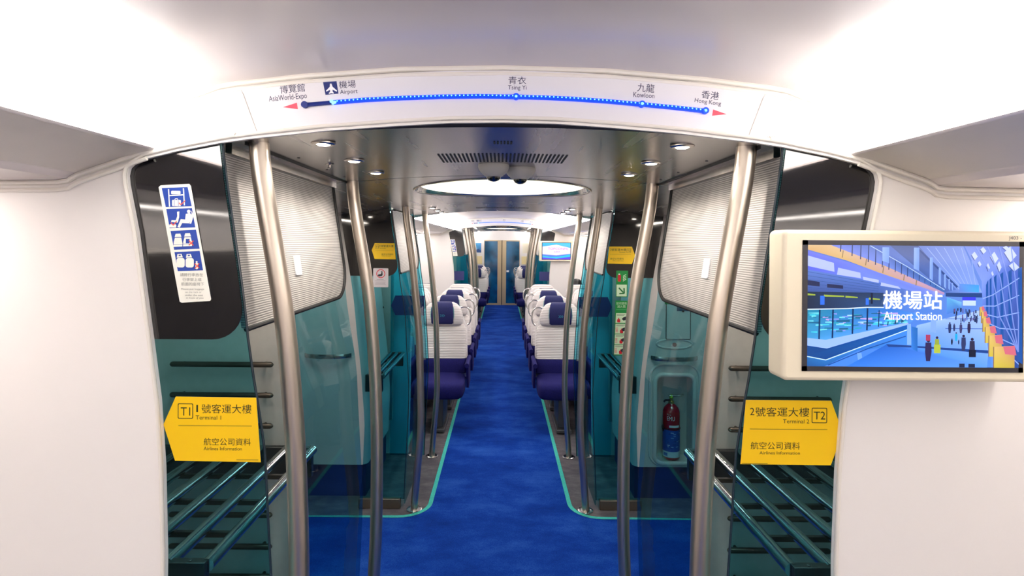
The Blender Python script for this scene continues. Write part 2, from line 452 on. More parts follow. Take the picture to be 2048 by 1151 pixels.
# ------------------------------------------------------------------ vestibule ceiling
def zc(x):
    a = abs(x)
    return 2.012-.030*(a/.6)**2 if a < .6 else 1.982-.09*(a-.6)/.8
def vest_ceiling(o):
    for k, (a, b) in enumerate(((1.2495, 2.145), (2.155, 3.60), (3.61, 4.555))):
        m = MB()
        if k == 1:
            R, cy, n = .42, 2.66+o, 48
            # ceiling sheet with a round opening
            inner = [(R*math.cos(2*PI*j/n), cy+R*math.sin(2*PI*j/n)) for j in range(n)]
            def edge(x, y):
                dx, dy = x, y-cy
                t = min(((1.4 if dx > 0 else -1.4)/dx) if abs(dx) > 1e-6 else 1e9, (((b+o-cy) if dy > 0 else (a+o-cy))/dy) if abs(dy) > 1e-6 else 1e9)
                return (dx*t, cy+dy*t)
            outer = [edge(*p) for p in inner]
            rows = []
            for t in (0, .15, .35, .6, .8, 1):
                rows.append([(p[0]+(q[0]-p[0])*t, p[1]+(q[1]-p[1])*t, zc(p[0]+(q[0]-p[0])*t)) for p, q in zip(inner, outer)])
            m.rows(rows, True)
            for sx in (-1, 1):       # corners left by the radial sheet
                for yy in (a+o, b+o):
                    m.add([(sx*.9, yy, zc(.9)), (sx*1.4, yy, zc(1.4)), (sx*1.4, yy+(.5 if yy < cy else -.5), zc(1.4)+.0)], [(0, 1, 2)])
        else:
            xs = [-1.4+2.8*i/56 for i in range(57)]
            m.rows([[(x, y+o, zc(x)) for x in xs] for y in (a, (a+b)/2, b)])
        struct(m, 'ceiling_steel', CMETAL, angle=60)
    for y in (2.15, 3.605):
        g = MB(); xs = [-1.4+2.8*i/40 for i in range(41)]
        g.rows([[(x, y+o-.006, zc(x)+.0005) for x in xs], [(x, y+o+.006, zc(x)+.0005) for x in xs]]); struct(g, 'ceiling_seam', DARK)
    for sg in (-1, 1):
        g = MB(); x = sg*.604
        g.box(min(x, x+sg*.006), max(x, x+sg*.006), 1.30+o, 2.14+o, 1.976, 1.9825); struct(g, 'ceiling_seam', DARK)
        g = MB(); g.box(min(sg*.640, sg*.656), max(sg*.640, sg*.656), 1.30+o, 2.12+o, 1.955, 1.984); struct(g, 'ceiling_fascia', METAL)
    where = 'over the doorway between the poles' if o == 0 else 'in the far vestibule ceiling'
    d = empty('ceiling_dome', (0, 2.66+o, 2.0), 'large round mirror-like light dome recessed %s' % where, 'ceiling light', 'round ceiling domes')
    m = MB(); n = 48
    rows = [[(r*math.cos(2*PI*j/n), r*math.sin(2*PI*j/n), z + (zc(r*math.cos(2*PI*j/n))-2.0 if i < 2 else 0)) for j in range(n)] for i, (r, z) in enumerate(((.425, -.004), (.412, .004), (.40, .045), (.33, .075), (.2, .095), (.08, .102), (.01, .103)))]
    m.rows(rows, True); m.build('liner', DOMEM, d, angle=80)
    m = MB(); m.tube([(.385*math.cos(2*PI*j/n), .385*math.sin(2*PI*j/n), .03) for j in range(n)], .016, 8, closed=True); m.build('cove_lamp', COVE, d)
    m = MB(); m.tube([(.423*math.cos(2*PI*j/n), .423*math.sin(2*PI*j/n), zc(.423*math.cos(2*PI*j/n))-2.0-.001) for j in range(n)], .004, 8, closed=True); m.build('rim', METAL, d)

_dl = None
def downlight(x, y, label):
    global _dl
    if _dl is None:
        t = empty('downlight', (x, y, zc(x)), label, 'ceiling light', 'small round downlights')
        m = MB(); m.lathe([(.030, .0), (.030, -.003), (.026, -.006), (.019, -.006), (.017, -.001)], (0, 0, 0), 24); m.build('ring', METAL, t)
        m = MB(); m.lathe([(.001, -.0075), (.012, -.0072), (.0165, -.005)], (0, 0, 0), 20); m.build('lens', LENS, t)
        l = bpy.data.lights.new('downlight_lamp', 'SPOT'); l.energy = SPOT_POWER; l.spot_size = math.radians(150); l.spot_blend = .6
        l.shadow_soft_size = .016; l.color = (1, .93, .86)
        lo = bpy.data.objects.new('lamp', l); COL.objects.link(lo); lo.parent = t; lo.location = (0, 0, -.012)
        _dl = t; return t
    return copy_tree(_dl, (x, y, zc(x)), label)

def vent(y, w, depth, n, label, x0=0):
    t = empty('air_vent', (x0, y, 2.0), label, 'vent', 'slotted vents in the steel ceiling')
    m = MB()
    for k in range(n):
        x = -w + 2*w*k/(n-1); zz = zc(x)-2.0
        m.box(x-.0028*(1 if w > .1 else .8), x+.0028, -depth/2, depth/2, zz-.0012, zz+.001)
    m.build('slot', DARK, t, smooth=False)
    return t

for o, pos in ((0, ''), (7.52, 'far vestibule, ')):
    vest_ceiling(o)
    for sg, sd in ((-1, 'opposite the TV'), (1, 'TV side')):
        for k, y in enumerate((1.37, 1.655, 1.94)):
            downlight(sg*.447, y+o, '%sdownlight in steel ceiling %s, %s the route map' % (pos, sd, ('just behind', 'second behind', 'third behind')[k]))
        for k, y in enumerate((3.85, 4.15, 4.42)):
            downlight(sg*.49, y+o, '%sdownlight in rear steel ceiling %s, %s one beyond the dome' % (pos, sd, ('first', 'second', 'third')[k]))
        downlight(sg*.98, 3.15+o, '%slone downlight above the side door %s' % (pos, sd))
    vent(1.70+o, .19, .165, 33, pos+'wide row of black slots, the larger vent before the camera domes')
    vent(1.44+o, .022, .035, 6, pos+'tiny vent of six slots just behind the route map')
    vent(4.10+o, .19, .10, 33, pos+'wide slotted vent in the steel ceiling beyond the round dome')
def rail_sprinkler(x, y, label):
    t = empty('sprinkler', (x, y, zc(x)), label, 'sprinkler')
    m = MB(); m.lathe([(.014, 0), (.013, -.002), (.005, -.003), (.004, -.010)], (0, 0, 0), 16); m.build('cup', METAL, t)
    m = MB(); m.lathe([(.006, -.010), (.0065, -.013), (.002, -.014)], (0, 0, 0), 12); m.build('nozzle', RAILM, t)
rail_sprinkler(-.535, 1.70, 'tiny steel nozzle in the ceiling beside the downlights opposite the TV')
_sc = None
def screw(x, y, label):
    global _sc
    if _sc is None:
        m = MB(); m.lathe([(.0045, 0), (.004, -.0012), (.0015, -.0014)], (0, 0, 0), 10); _sc = m.build('ceiling_screw', DARK, loc=(x, y, zc(x)))
        tag(_sc, label, 'screw', 'dark screws along the ceiling seams'); return
    copy_tree(_sc, (x, y, zc(x)), label)
for sg, sd in ((-1, 'opposite the TV'), (1, 'TV side')):
    for y in (1.34, 1.55, 1.80, 2.0): screw(sg*.575, y, 'small dark screw beside the ceiling seam %s' % sd)

# camera domes
_cd = None
def camera_dome(x, y, label):
    t = empty('security_camera', (x, y, zc(x)), label, 'security camera', 'pair of dome cameras')
    m = MB(); m.lathe([(.052, .0), (.053, -.006), (.050, -.016), (.043, -.026), (.030, -.037), (.024, -.040)], (0, 0, 0), 32); m.build('housing', mat('camera_grey', '#c9c5c0', .35), t)
    m = MB(); m.lathe([(.0245, -.036), (.0235, -.044), (.018, -.051), (.009, -.055), (.001, -.056)], (0, 0, 0), 28); m.build('dome', BLACK, t)
    for a in (-.8, .8+PI):
        m = MB(); m.lathe([(.002, 0), (.002, -.002)], (.05*math.sin(a), -.02, -.015), 8); m.build('screw', DARK, t)
camera_dome(-.030, 1.86, 'grey dome camera under the vent, the one nearer the side opposite the TV')
camera_dome(.062, 1.93, 'grey dome camera under the vent, slightly lower one toward the TV side')

# ------------------------------------------------------------------ poles
_pole = {}
def pole(kind, sg, y, label):
    prof = PN if kind == 'near' else PF
    key = (kind, sg)
    if key not in _pole:
        m = MB(); pts = []
        for i in range(41):
            z = 1.995*i/40
            x = sum(lerp_curve(prof, z+d) for d in (-.09, -.045, 0, .045, .09))/5
            pts.append((sg*x, 0, z))
        m.tube(pts, .0235, 20)
        o = m.build('grab_pole', POLEM, loc=(0, y, .0), angle=50)
        tag(o, label, 'pole', 'bowed steel grab poles')
        f = MB(); x = pts[0][0]; f.lathe([(.050, .001), (.050, .007), (.044, .010), (.026, .012)], (x, 0, 0), 28); f.build('base_flange', RAILM, o)
        _pole[key] = o; return o
    return copy_tree(_pole[key], (0, y, 0), label)
for o, tail in ((0, ''), (7.52, ' of the far vestibule')):
    for sg, sd in ((-1, 'opposite the TV'), (1, 'TV side')):
        pole('near', sg, 1.325+o, 'bowed grab pole under the route map arch%s, %s' % (tail, sd))
        pole('near', sg, 2.15+o, 'bowed grab pole at the near doorway edge%s, %s' % (tail, sd))
        pole('far', sg, 3.60+o, 'bowed grab pole at the far doorway edge%s, %s' % (tail, sd))
        pole('far', sg, 4.50+o, 'bowed grab pole nearest the seats behind%s, %s' % (' the near doorway' if not o else tail, sd))

# ------------------------------------------------------------------ glass screens, racks, columns
def cross_glass(o, y, sg, line, off, outer, top, label, band=True, bottom=.02, mt=None, outx=None):
    """upright pane facing along the carriage, with the black printed upper area"""
    zs = [bottom+(top-bottom)*i/24 for i in range(25)]
    m = MB(); rows = []
    for z in zs:
        xi = lerp_curve(line, z)+off; xo = lerp_curve(outer, z) if isinstance(outer, list) else outer
        rows.append([(sg*xi, y, z), (sg*xo, y, z), (sg*xo, y+.008, z), (sg*xi, y+.008, z)])
    m.rows(rows, True, True)
    t = m.build('glass_screen', mt or TEAL, smooth=False); tag(t, label, 'glass screen', 'tinted glass screens')
    if band:
        zb, r = 1.525, .075
        m = MB(); rows = []
        pr = [zb+r*(1-math.cos(PI/2*k/8)) for k in range(9)] + [zb+r+(top-.012-zb-r)*k/16 for k in range(1, 17)]
        for z in pr:
            dx = r*(1-math.sqrt(max(0, 1-((zb+r-z)/r)**2))) if z < zb+r else 0
            xi = lerp_curve(line, z)+off+dx+.004; xo = lerp_curve(outer, z) if isinstance(outer, list) else outer
            rows.append([(sg*xi, y-.0022, z), (sg*xo, y-.0022, z), (sg*xo, y-.0002, z), (sg*xi, y-.0002, z)])
        m.rows(rows, True, True); b = m.build('printed_band', BLACK, t, smooth=False); b['label'] = 'glossy black upper band'
    e = MB(); e.tube([(sg*(lerp_curve(line, z)+off), y+.004, z) for z in zs], .003, 8)
    e.build('edge', mat('smoked_glass_edge', '#27313a', .2), t)
    return t

def long_glass(o, sg, off, y0, y1, ypane, label, bot=1.545, top=1.957):
    t = empty('glass_partition', (sg*.6, (y0+y1)/2+o, 0), label, 'glass partition', 'bowed partitions beside the luggage racks')
    cx, cy = sg*.6, (y0+y1)/2
    X = lambda z: sg*(lerp_curve(XG, z)+off)-cx
    zs = [.02+(bot+.1-.02)*i/24 for i in range(25)]
    m = MB(); rows = [[(X(z)-.003, ypane-cy, z), (X(z)+.003, ypane-cy, z), (X(z)+.003, y1-cy, z), (X(z)-.003, y1-cy, z)] for z in zs]
    m.rows(rows, True, True); m.build('pane', TEAL, t, smooth=False)
    r = .12; rows = []
    n = 28; pr = [bot+r*(1-math.cos(PI/2*k/10)) for k in range(11)] + [bot+r+(top-bot-r)*k/14 for k in range(1, 15)]
    edge = []
    for z in pr:
        dy = r*(1-math.sqrt(max(0, 1-((bot+r-z)/r)**2))) if z < bot+r else 0
        ye = y1-cy-dy; edge.append((X(z)-sg*.008, ye, z))
        rows.append([(X(z)-sg*.006, y0-cy, z), (X(z)-sg*.006, ye, z), (X(z)+sg*.006, ye, z), (X(z)+sg*.006, y0-cy, z)])
    m = MB(); m.rows(rows, True, True); m.build('striped_panel', RIB, t, smooth=False)
    e = MB(); e.tube([(X(bot)-sg*.006, y0-cy, bot-.002)] + edge, .0065, 8); b = e.build('border', DARK, t); b['label'] = 'thin black border'
    e = MB(); e.box(X(1.75)-.0015-sg*.008, X(1.75)+.0015-sg*.008, y0+.40-cy if False else 0, .001, 0, .001)
    return t

def wall_panel_bars(o, sg, y, xin, x1, zlist, z0, z1, sd, where, mt=GREYW):
    m = MB(); zs = [z0+(z1-z0)*i/16 for i in range(17)]
    rows = [[(sg*(lerp_curve(xin, z) if isinstance(xin, list) else xin), y, z), (sg*1.41, y, z), (sg*1.41, y+.045, z), (sg*(lerp_curve(xin, z) if isinstance(xin, list) else xin), y+.045, z)] for z in zs]
    m.rows(rows, True, True); struct(m, 'wall_partition', mt, smooth=False)
    xa, xb = x1
    proto = None
    words_ = ['topmost', 'second from top', 'third from top', 'fourth from top', 'fifth from top', 'sixth from top', 'seventh from top', 'eighth from top', 'lowest']
    for k, z in enumerate(zlist):
        lab = 'rub rail on the %s %s, %s' % (where, sd, words_[k] if k < len(zlist)-1 else 'lowest')
        if proto is None:
            r = MB(); L = xb-xa
            r.tube([(-L/2, 0, 0), (-L/2+.004, 0, 0), (-L/2+.01, 0, 0), (L/2-.01, 0, 0), (L/2-.004, 0, 0), (L/2, 0, 0)], [.003, .008, .0105, .0105, .008, .003], 12)
            for s_ in (-1, 1): r.tube([(s_*L*.4, 0, 0), (s_*L*.4, .03, 0)], .006, 8)
            proto = r.build('rub_rail', RUB, loc=(sg*(xa+xb)/2, y-.028, z)); tag(proto, lab, 'rail', 'rub rails on the %s %s' % (where, sd))
        else: copy_tree(proto, (sg*(xa+xb)/2, y-.028, z), lab)

def rack(o, sg, y0, y1, z, xs, r, sd, label):
    xo = 1.38 if xs[-1] > 1 else .905
    t = empty('luggage_rack', (sg*(xs[0]+xs[-1])/2, (y0+y1)/2, z), label, 'luggage rack', 'tubular luggage racks')
    cx, cy = sg*(xs[0]+xs[-1])/2, (y0+y1)/2
    for x in xs:
        m = MB(); m.tube([(sg*x-cx, y0-cy, 0), (sg*x-cx, y1-cy, 0)], r, 18); m.build('rail', RAILM, t)
    for ya, yb in ((y0-.012, y0+.012), (y1-.012, y1+.012)):
        m = MB(); m.box(min(sg*(xs[0]+.0)-cx, sg*xo-cx), max(sg*(xs[0]+.0)-cx, sg*xo-cx), ya-cy, yb-cy, -.10, .012)
        for q in (0, 1):
            m.lathe([(.006, 0), (.005, .003)], (sg*(xs[0]+.04+(xo-xs[0])*.35*q)-cx, ya-cy+.01, .012), 10)
        b = m.build('end_bracket', mat('bracket_dark_steel', '#4b4a4a', .35, .8), t, bevel=.006)
    m = MB()
    for q in range(3): m.box(min(sg*(xs[0]+.01)-cx, sg*xo-cx), max(sg*(xs[0]+.01)-cx, sg*xo-cx), y0+(y1-y0)*(q+1)/4-cy-.006, y0+(y1-y0)*(q+1)/4-cy+.006, -.03, -.016)
    m.build('cross_bar', RUB, t)

def column(o, sg, sd, ext=False):
    y = 3.75+o
    zs = [.23+(2.0-.23)*i/20 for i in range(21)]
    X0, X1, Z0, Z1 = 1.055, 1.315, .262, .855
    m = MB(); rows = []
    for z in zs:
        c = lerp_curve(CO, z); r = .05
        row = [(sg*c, y+.70, z), (sg*c, y+r, z)] + [(sg*(c+r*(1-math.cos(PI/2*k/6))), y+r*(1-math.sin(PI/2*k/6)), z) for k in range(1, 7)] + [(sg*max(X0, c+r+.001), y, z)]
        if not ext: row.append((sg*1.41, y, z))
        rows.append(row)
    m.rows(rows)
    if ext:
        f = lambda a, b, c, d: m.add([(sg*a, y, c), (sg*b, y, c), (sg*b, y, d), (sg*a, y, d)], [(0, 1, 2, 3)])
        zt = 1.5
        f(X0, X1, .23, Z0); f(X0, X1, Z1, zt); f(X1, 1.41, .23, zt); f(X0, 1.41, zt, 2.0)
        D = .14
        for (a, b, c, d) in ((X0, X0, Z0, Z1), (X1, X1, Z0, Z1)): m.add([(sg*a, y, c), (sg*a, y+D, c), (sg*a, y+D, d), (sg*a, y, d)], [(0, 1, 2, 3)])
        for zz in (Z0, Z1): m.add([(sg*X0, y, zz), (sg*X1, y, zz), (sg*X1, y+D, zz), (sg*X0, y+D, zz)], [(0, 1, 2, 3)])
        m.add([(sg*X0, y+D, Z0), (sg*X1, y+D, Z0), (sg*X1, y+D, Z1), (sg*X0, y+D, Z1)], [(0, 1, 2, 3)])
        m.tube([(sg*x, y-.002, z) for x, z in rrect(X0-.005, Z0-.005, X1+.005, Z1+.005, .05)], .016, 10, closed=True)
        m.tube([(sg*x, y-.001, z) for x, z in rrect(X0-.04, Z0-.02, X1+.04, Z1+.075, .09)], .009, 10, closed=True)
    struct(m, 'wall_column', COLM, angle=50)
    m = MB(); m.box(min(sg*.925, sg*1.41), max(sg*.925, sg*1.41), y+.04, y+.70, 0, .235); struct(m, 'baseboard_column', NAVYB, smooth=False)
    g = MB(); L = .16
    pts = [(sg*(-L+2*L*k/12), .045-.055*math.sin(PI*k/12)**.5 if 0 < k < 12 else .05, 0) for k in range(13)]
    rows = [[(p[0], p[1]-.004, -.014), (p[0], p[1]-.008, 0), (p[0], p[1]-.004, .014), (p[0], p[1]+.004, .014), (p[0], p[1]+.004, -.014)] for p in pts]
    g.rows(rows, True, True)
    h = g.build('handrail', METAL, loc=(sg*1.18, y-.045, .975)); tag(h, 'curved horizontal steel handrail on the column %s%s' % (sd, '' if not o else ', far vestibule'), 'handrail', 'handrails on columns')

def cross_sill(o, sg, sd, y=3.62):
    m = MB(); m.box(min(sg*.655, sg*.93), max(sg*.655, sg*.93), y+o-.015, y+o+.025, 0.001, .065)
    t = m.build('glass_sill', mat('bronze_sill', '#6d6257', .4, .6), bevel=.004)
    tag(t, 'low metal sill under the second glass screen %s%s' % (sd, '' if not o else ', far vestibule'), 'sill')

OUTN = [(0.0, .81), (1.0, .80), (1.2, .81), (1.5, .84), (1.75, .885), (1.9, .915)]
for o, tail in ((0, ''), (7.52, ' of the far vestibule')):
    for sg, sd in ((-1, 'opposite the TV'), (1, 'TV side')):
        cross_glass(o, 1.2525+o, sg, XG, -.021, OUTN, 2.03, 'black-topped glass screen at the arch edge%s, %s' % (tail, sd))
        long_glass(o, sg, 0, 1.285, 2.115, 1.52, 'striped panel between the first two poles%s, %s' % (tail, sd))
        m = MB(); m.tube([(sg*(lerp_curve(XG, .02+1.94*i/20)+.003), 2.12+o, .02+1.94*i/20) for i in range(21)], .004, 8)
        cross_glass(o, 3.62+o, sg, XG, .075, CO, 1.985, 'black-topped glass screen past the doorway%s, %s' % (tail, sd), bottom=.06)
        cross_sill(o, sg, sd)
        long_glass(o, sg, .072, 3.64, 4.44, 3.64, 'striped panel past the doorway%s, %s' % (tail, sd))
        cross_glass(o, 4.47+o, sg, XG, .06, .90, 1.98, 'plain teal glass before the seats%s, %s' % (tail, sd), band=False, mt=TEALF)
        for ya, yb, nm in ((1.40, 2.05, 'near'), (2.5, 3.3, 'doorway'), (3.75, 4.40, 'rear')):  # hidden fill strips, added to brighten the dark bays and doorway
            xm = .76 if nm != 'doorway' else 1.18
            t = empty('bay_fill_light', (sg*xm, (ya+yb)/2+o, zc(xm)), '%s fill strip added above luggage bay or door%s, %s' % (nm, tail, sd), 'ceiling light', 'added fill strips over the bays')
            L_ = (yb-ya)/2
            m = MB(); m.box(-.035, .035, -L_, L_, -.008, .0); m.build('frame', LIP, t, bevel=.003)
            m = MB(); m.box(-.026, .026, -L_+.01, L_-.01, -.0095, -.0081); m.build('diffuser', BAYFILLM, t)
        column(o, sg, sd, ext=(sg > 0 and o == 0))
        if o == 0:
            wall_panel_bars(o, sg, 2.13, XW, (.87, 1.265), [1.277, 1.16, 1.043, .703, .582, .467, .35, .23], 0, 2.0, sd, 'grey wall behind the near rack')
            wall_panel_bars(o, sg, 4.48, .885, (.95, 1.2), [1.22, 1.10, .98, .66, .54, .42], .30, 2.0, sd, 'grey wall behind the far rack')
            rack(o, sg, 1.335, 2.08, .962, (.71, .808, .905, 1.0, 1.095, 1.19), .0165, sd, 'near luggage rack of polished steel tubes behind the large yellow sticker, %s' % sd)
            rack(o, sg, 3.68, 4.44, .85, (.79, .84, .89), .0165, sd, 'far luggage rack of steel tubes beyond the doorway %s' % sd)
        else:
            m = MB(); m.box(min(sg*.80, sg*1.41), max(sg*.80, sg*1.41), 2.13+o, 2.17+o, 0, 2.0); struct(m, 'wall_partition', GREYW, smooth=False)
        # outer sliding door in the doorway side
        m = MB(); m.box(min(sg*1.37, sg*1.40), max(sg*1.37, sg*1.40), 2.2+o, 3.6+o, .0, 1.93)
        dr = struct(m, 'door_%d' % ((1 if sg < 0 else 2) + (0 if not o else 2)), GREYW, smooth=False)
        for q in (0, 1):
            m = MB(); ya = 2.35+o+.68*q
            m.prism(rrect(ya, .95, ya+.45, 1.65, .06), lambda y, z: (sg*1.366, y, z), lambda y, z: (sg*1.372, y, z)); m.build('window_pane', BLACK, dr, smooth=False)
# small reflective labels on the striped panels
for sg, sd, px in ((-1, 'opposite the TV', (600, 622)), (1, 'TV side', (1396, 1416))):
    m = MB(); D = 1.60 if sg < 0 else 1.58
    x = lerp_curve(XG, 1.67)*sg - sg*.0085
    m.prism(rrect(1.62, 1.650, 1.665, 1.708, .003), lambda y, z: (sg*(lerp_curve(XG, z)-.0105), y, z), lambda y, z: (sg*(lerp_curve(XG, z)-.0068), y, z))
    t = m.build('panel_label', mat('white_label', '#f4f8fa', .25), smooth=False); tag(t, 'small white label stuck on the striped panel %s' % sd, 'label')

# ------------------------------------------------------------------ hatch and extinguisher (TV side)
Yc = 3.75
t = empty('access_hatch', (1.205, Yc-.002, 1.24), 'small locked hatch in the column above the grab handle, TV side', 'hatch')
m = MB(); m.prism(rrect(-.08, -.135, .08, .20, .006), lambda x, z: (x, .0, z), lambda x, z: (x, -.004, z)); m.build('door', COLM, t, smooth=False)
m = MB(); m.tube([(x, -.003, z) for x, z in rrect(-.083, -.138, .083, .203, .006)], .0022, 6, closed=True); m.build('gap', DARK, t)
m = MB(); m.tube([(.03, -.004, .055), (.03, -.010, .055)], .008, 14); m.build('lock', DARK, t)
t = empty('column_lock', (1.18, Yc-.003, 1.066), 'round black lock between the hatch and the grab handle, TV side', 'lock')
m = MB(); m.tube([(0, .0, 0), (0, -.008, 0)], .0135, 18); m.build('barrel', DARK, t)
m = MB(); m.tube([(.12*math.cos(2*PI*k/32), .003, .032*math.sin(2*PI*k/32)+.004) for k in range(32)], .007, 8, closed=True); m.build('escutcheon', COLM, t)

t = empty('fire_extinguisher', (1.178, 3.80, .275), 'red fire extinguisher with blue label standing in the column recess', 'fire extinguisher')
RED = mat('extinguisher_red', '#a80f1c', .25, coat=.6); 
m = MB(); m.lathe([(.050, 0), (.058, .008), (.058, .30), (.056, .325), (.046, .350), (.028, .368), (.018, .376), (.016, .395)], (0, 0, 0), 32); m.build('cylinder', RED, t, angle=50)
a = Art(lambda u, v, h: ((.0588+h)*math.sin(u), -(.0588+h)*math.cos(u), v))
def curved(a_, u0, u1, v0, v1, col, n=10):
    pts = [(u0+(u1-u0)*k/n, v0) for k in range(n+1)] + [(u0+(u1-u0)*k/n, v1) for k in range(n, -1, -1)]
    a_.h += a_.step; o = len(a_.v); a_.v += [a_.f(u, v, a_.h) for u, v in pts]
    for k in range(n): a_.fc.append((o+k, o+k+1, o+2*n-k, o+2*n+1-k)); a_.c.append([hexc(col)]*4)
curved(a, -1.5, 1.5, .06, .205, '#1f4fa8'); curved(a, -1.5, 1.5, .02, .06, '#bcd6dc')
rnd = random.Random(2)
for k in range(26):
    u = rnd.uniform(-1.0, .9); v = rnd.uniform(.07, .19); curved(a, u, u+rnd.uniform(.1, .35), v, v+.004, rnd.choice(['#dfe9ff', '#8fb1e6', '#142f78']), 3)
curved(a, -1.2, -.7, .03, .05, '#2467b0', 4); curved(a, -.5, .7, .225, .240, '#e8e2df', 8)
a.text('EMU', (-.75, .300, .1, .272), '#f3e4e2'); a.text('Fire', (-.75, .318, -.3, .306), '#d9b0b0')
a.build('label', None, t)['label'] = 'blue and white instruction label'
m = MB(); m.lathe([(.020, .376), (.020, .392), (.012, .396), (.012, .415)], (0, 0, 0), 16); m.build('valve', mat('brass_valve', '#b8a860', .3, .9), t)
m = MB(); m.box(-.020, .075, -.008, .008, .424, .432); m.tube([(-.01, 0, .41), (.02, 0, .425), (.085, 0, .436)], .006, 8); m.build('lever', RAILM, t, bevel=.002)
m = MB(); m.tube([(-.012, 0, .400), (-.04, .0, .398), (-.052, 0, .385)], .007, 10); m.build('nozzle', DARK, t)
m = MB(); m.lathe([(.010, .412), (.014, .416), (.006, .436)], (0, 0, 0), 10); m.build('safety_tag', mat('green_tag', '#8fbf2a', .5), t)
m = MB(); m.tube([(-.056, -.01, .19), (-.064, -.02, .215), (-.06, -.015, .235)], .006, 8); m.tube([(.0601*math.sin(k*2*PI/24), .0601*math.cos(k*2*PI/24), .212) for k in range(24)], .003, 6, closed=True); m.build('strap', DARK, t)

# ------------------------------------------------------------------ stickers
def flat(cx, cz, sc, cu, cv):
    """artwork units to metres on an upright plane facing the camera; (cu, cv) lands on the local origin"""
    return lambda u, v, h: ((u-cu)*sc, -h, (cv-v)*sc)
NAVYINK = '#23306e'
def terminal_art(two, sc):
    """outlines follow the 1583 x 1151 sheet of the T1 sticker; two: the mirrored T2 version"""
    K = '#17200c'; cu, cv = 750, 560
    a = Art(flat(0, 0, sc, cu, cv), 3e-5)
    if not two:
        sh = [(225, 92), (1383, 100), (1455, 1028), (220, 1014), (50, 495)]
        a.slab(sh, .0012, '#ffce00', '#2b2f6b')
        a.poly(rrect(255, 190, 475, 410, 18), K); a.poly(rrect(266, 201, 464, 399, 12), '#ffce00')
        a.text('T1', (297, 247, 435, 365), K)
        a.text('1', (522, 210, 546, 312), K); a.text('號客運大樓', (598, 198, 1315, 330), K); a.text('Terminal 1', (514, 362, 880, 420), K)
        a.rect(265, 505, 1322, 512, '#4a3d10')
        a.text('航空公司資料', (633, 685, 1310, 790), K); a.text('Airlines Information', (633, 810, 1182, 860), K)
        a.rect(1105, 990, 1420, 1000, '#8a7410')
    else:
        R = lambda u: 1510-u
        sh = [(60, 100), (1288, 100), (1462, 560), (1290, 1030), (-10, 1022)]
        a.slab(sh, .0012, '#ffce00', '#2b2f6b')
        a.poly(rrect(1010, 205, 1232, 425, 18), K); a.poly(rrect(1021, 216, 1221, 414, 12), '#ffce00')
        a.text('T2', (1040, 258, 1205, 372), K)
        a.text('2', (122, 212, 185, 318), K); a.text('號客運大樓', (200, 202, 975, 335), K); a.text('Terminal 2', (598, 372, 975, 430), K)
        a.rect(120, 512, 1235, 519, '#4a3d10')
        a.text('航空公司資料', (135, 700, 845, 808), K); a.text('Airlines Information', (262, 835, 845, 880), K)
        a.rect(10, 1005, 380, 1014, '#8a7410')
    return a
x, z = at(320+750/7.195, 780+560/7.195, 1.2485)
near_sc = 1/7.195*1.2485/FPX
t = terminal_art(False, near_sc).build('terminal_sticker', loc=(x, 1.2482, z))
tag(t, 'large yellow arrow sticker reading T1 on the near teal glass screen', 'sticker', 'yellow terminal stickers')
# T2 sheet is drawn at 7.195 px too, its own origin
x, z = at(1484+740/7.195, 786+560/7.195, 1.2485)
t = terminal_art(True, near_sc).build('terminal_sticker', loc=(x, 1.2482, z))
tag(t, 'large yellow arrow sticker reading T2 below the TV on the near glass screen', 'sticker', 'yellow terminal stickers')
for two, (px, py), D, k, lab in ((False, (767, 502), 3.61, .715, 'small yellow T1 arrow sticker on the black glass at the far doorway edge'),
                              (True, (1244, 510), 3.61, .78, 'small yellow T2 arrow sticker on the black glass above the green signs')):
    x, z = at(px, py, D)
    t = terminal_art(two, near_sc*k).build('terminal_sticker', loc=(x, D-.0015+.0065, z)); tag(t, lab, 'sticker', 'yellow terminal stickers')
def navy_arrow(sg, x, y, z, k, lab):
    m = MB(); wv, h = .12*k, .082*k
    m.prism([(-wv, h), (wv, h), (wv, -h), (-wv, -h), (-wv-.035*k, 0)], lambda a, b: (-sg*a, 0, b), lambda a, b: (-sg*a, .0012, b))
    t = m.build('sticker_back', mat('navy_sticker_back', '#2b2f6b', .5), loc=(x, y, z), smooth=False); tag(t, lab, 'sticker', 'navy backs of arrow stickers')
for sg, sd in ((-1, 'opposite the TV'), (1, 'TV side')):
    navy_arrow(sg, sg*.745, 4.4665, 1.235, .98, 'dark arrow sticker back on the plain glass before the seats, %s' % sd)
    navy_arrow(sg, sg*.705, 8.769-.0005, 1.22, .88, 'navy back of an arrow sticker on the far arch glass, %s' % sd)

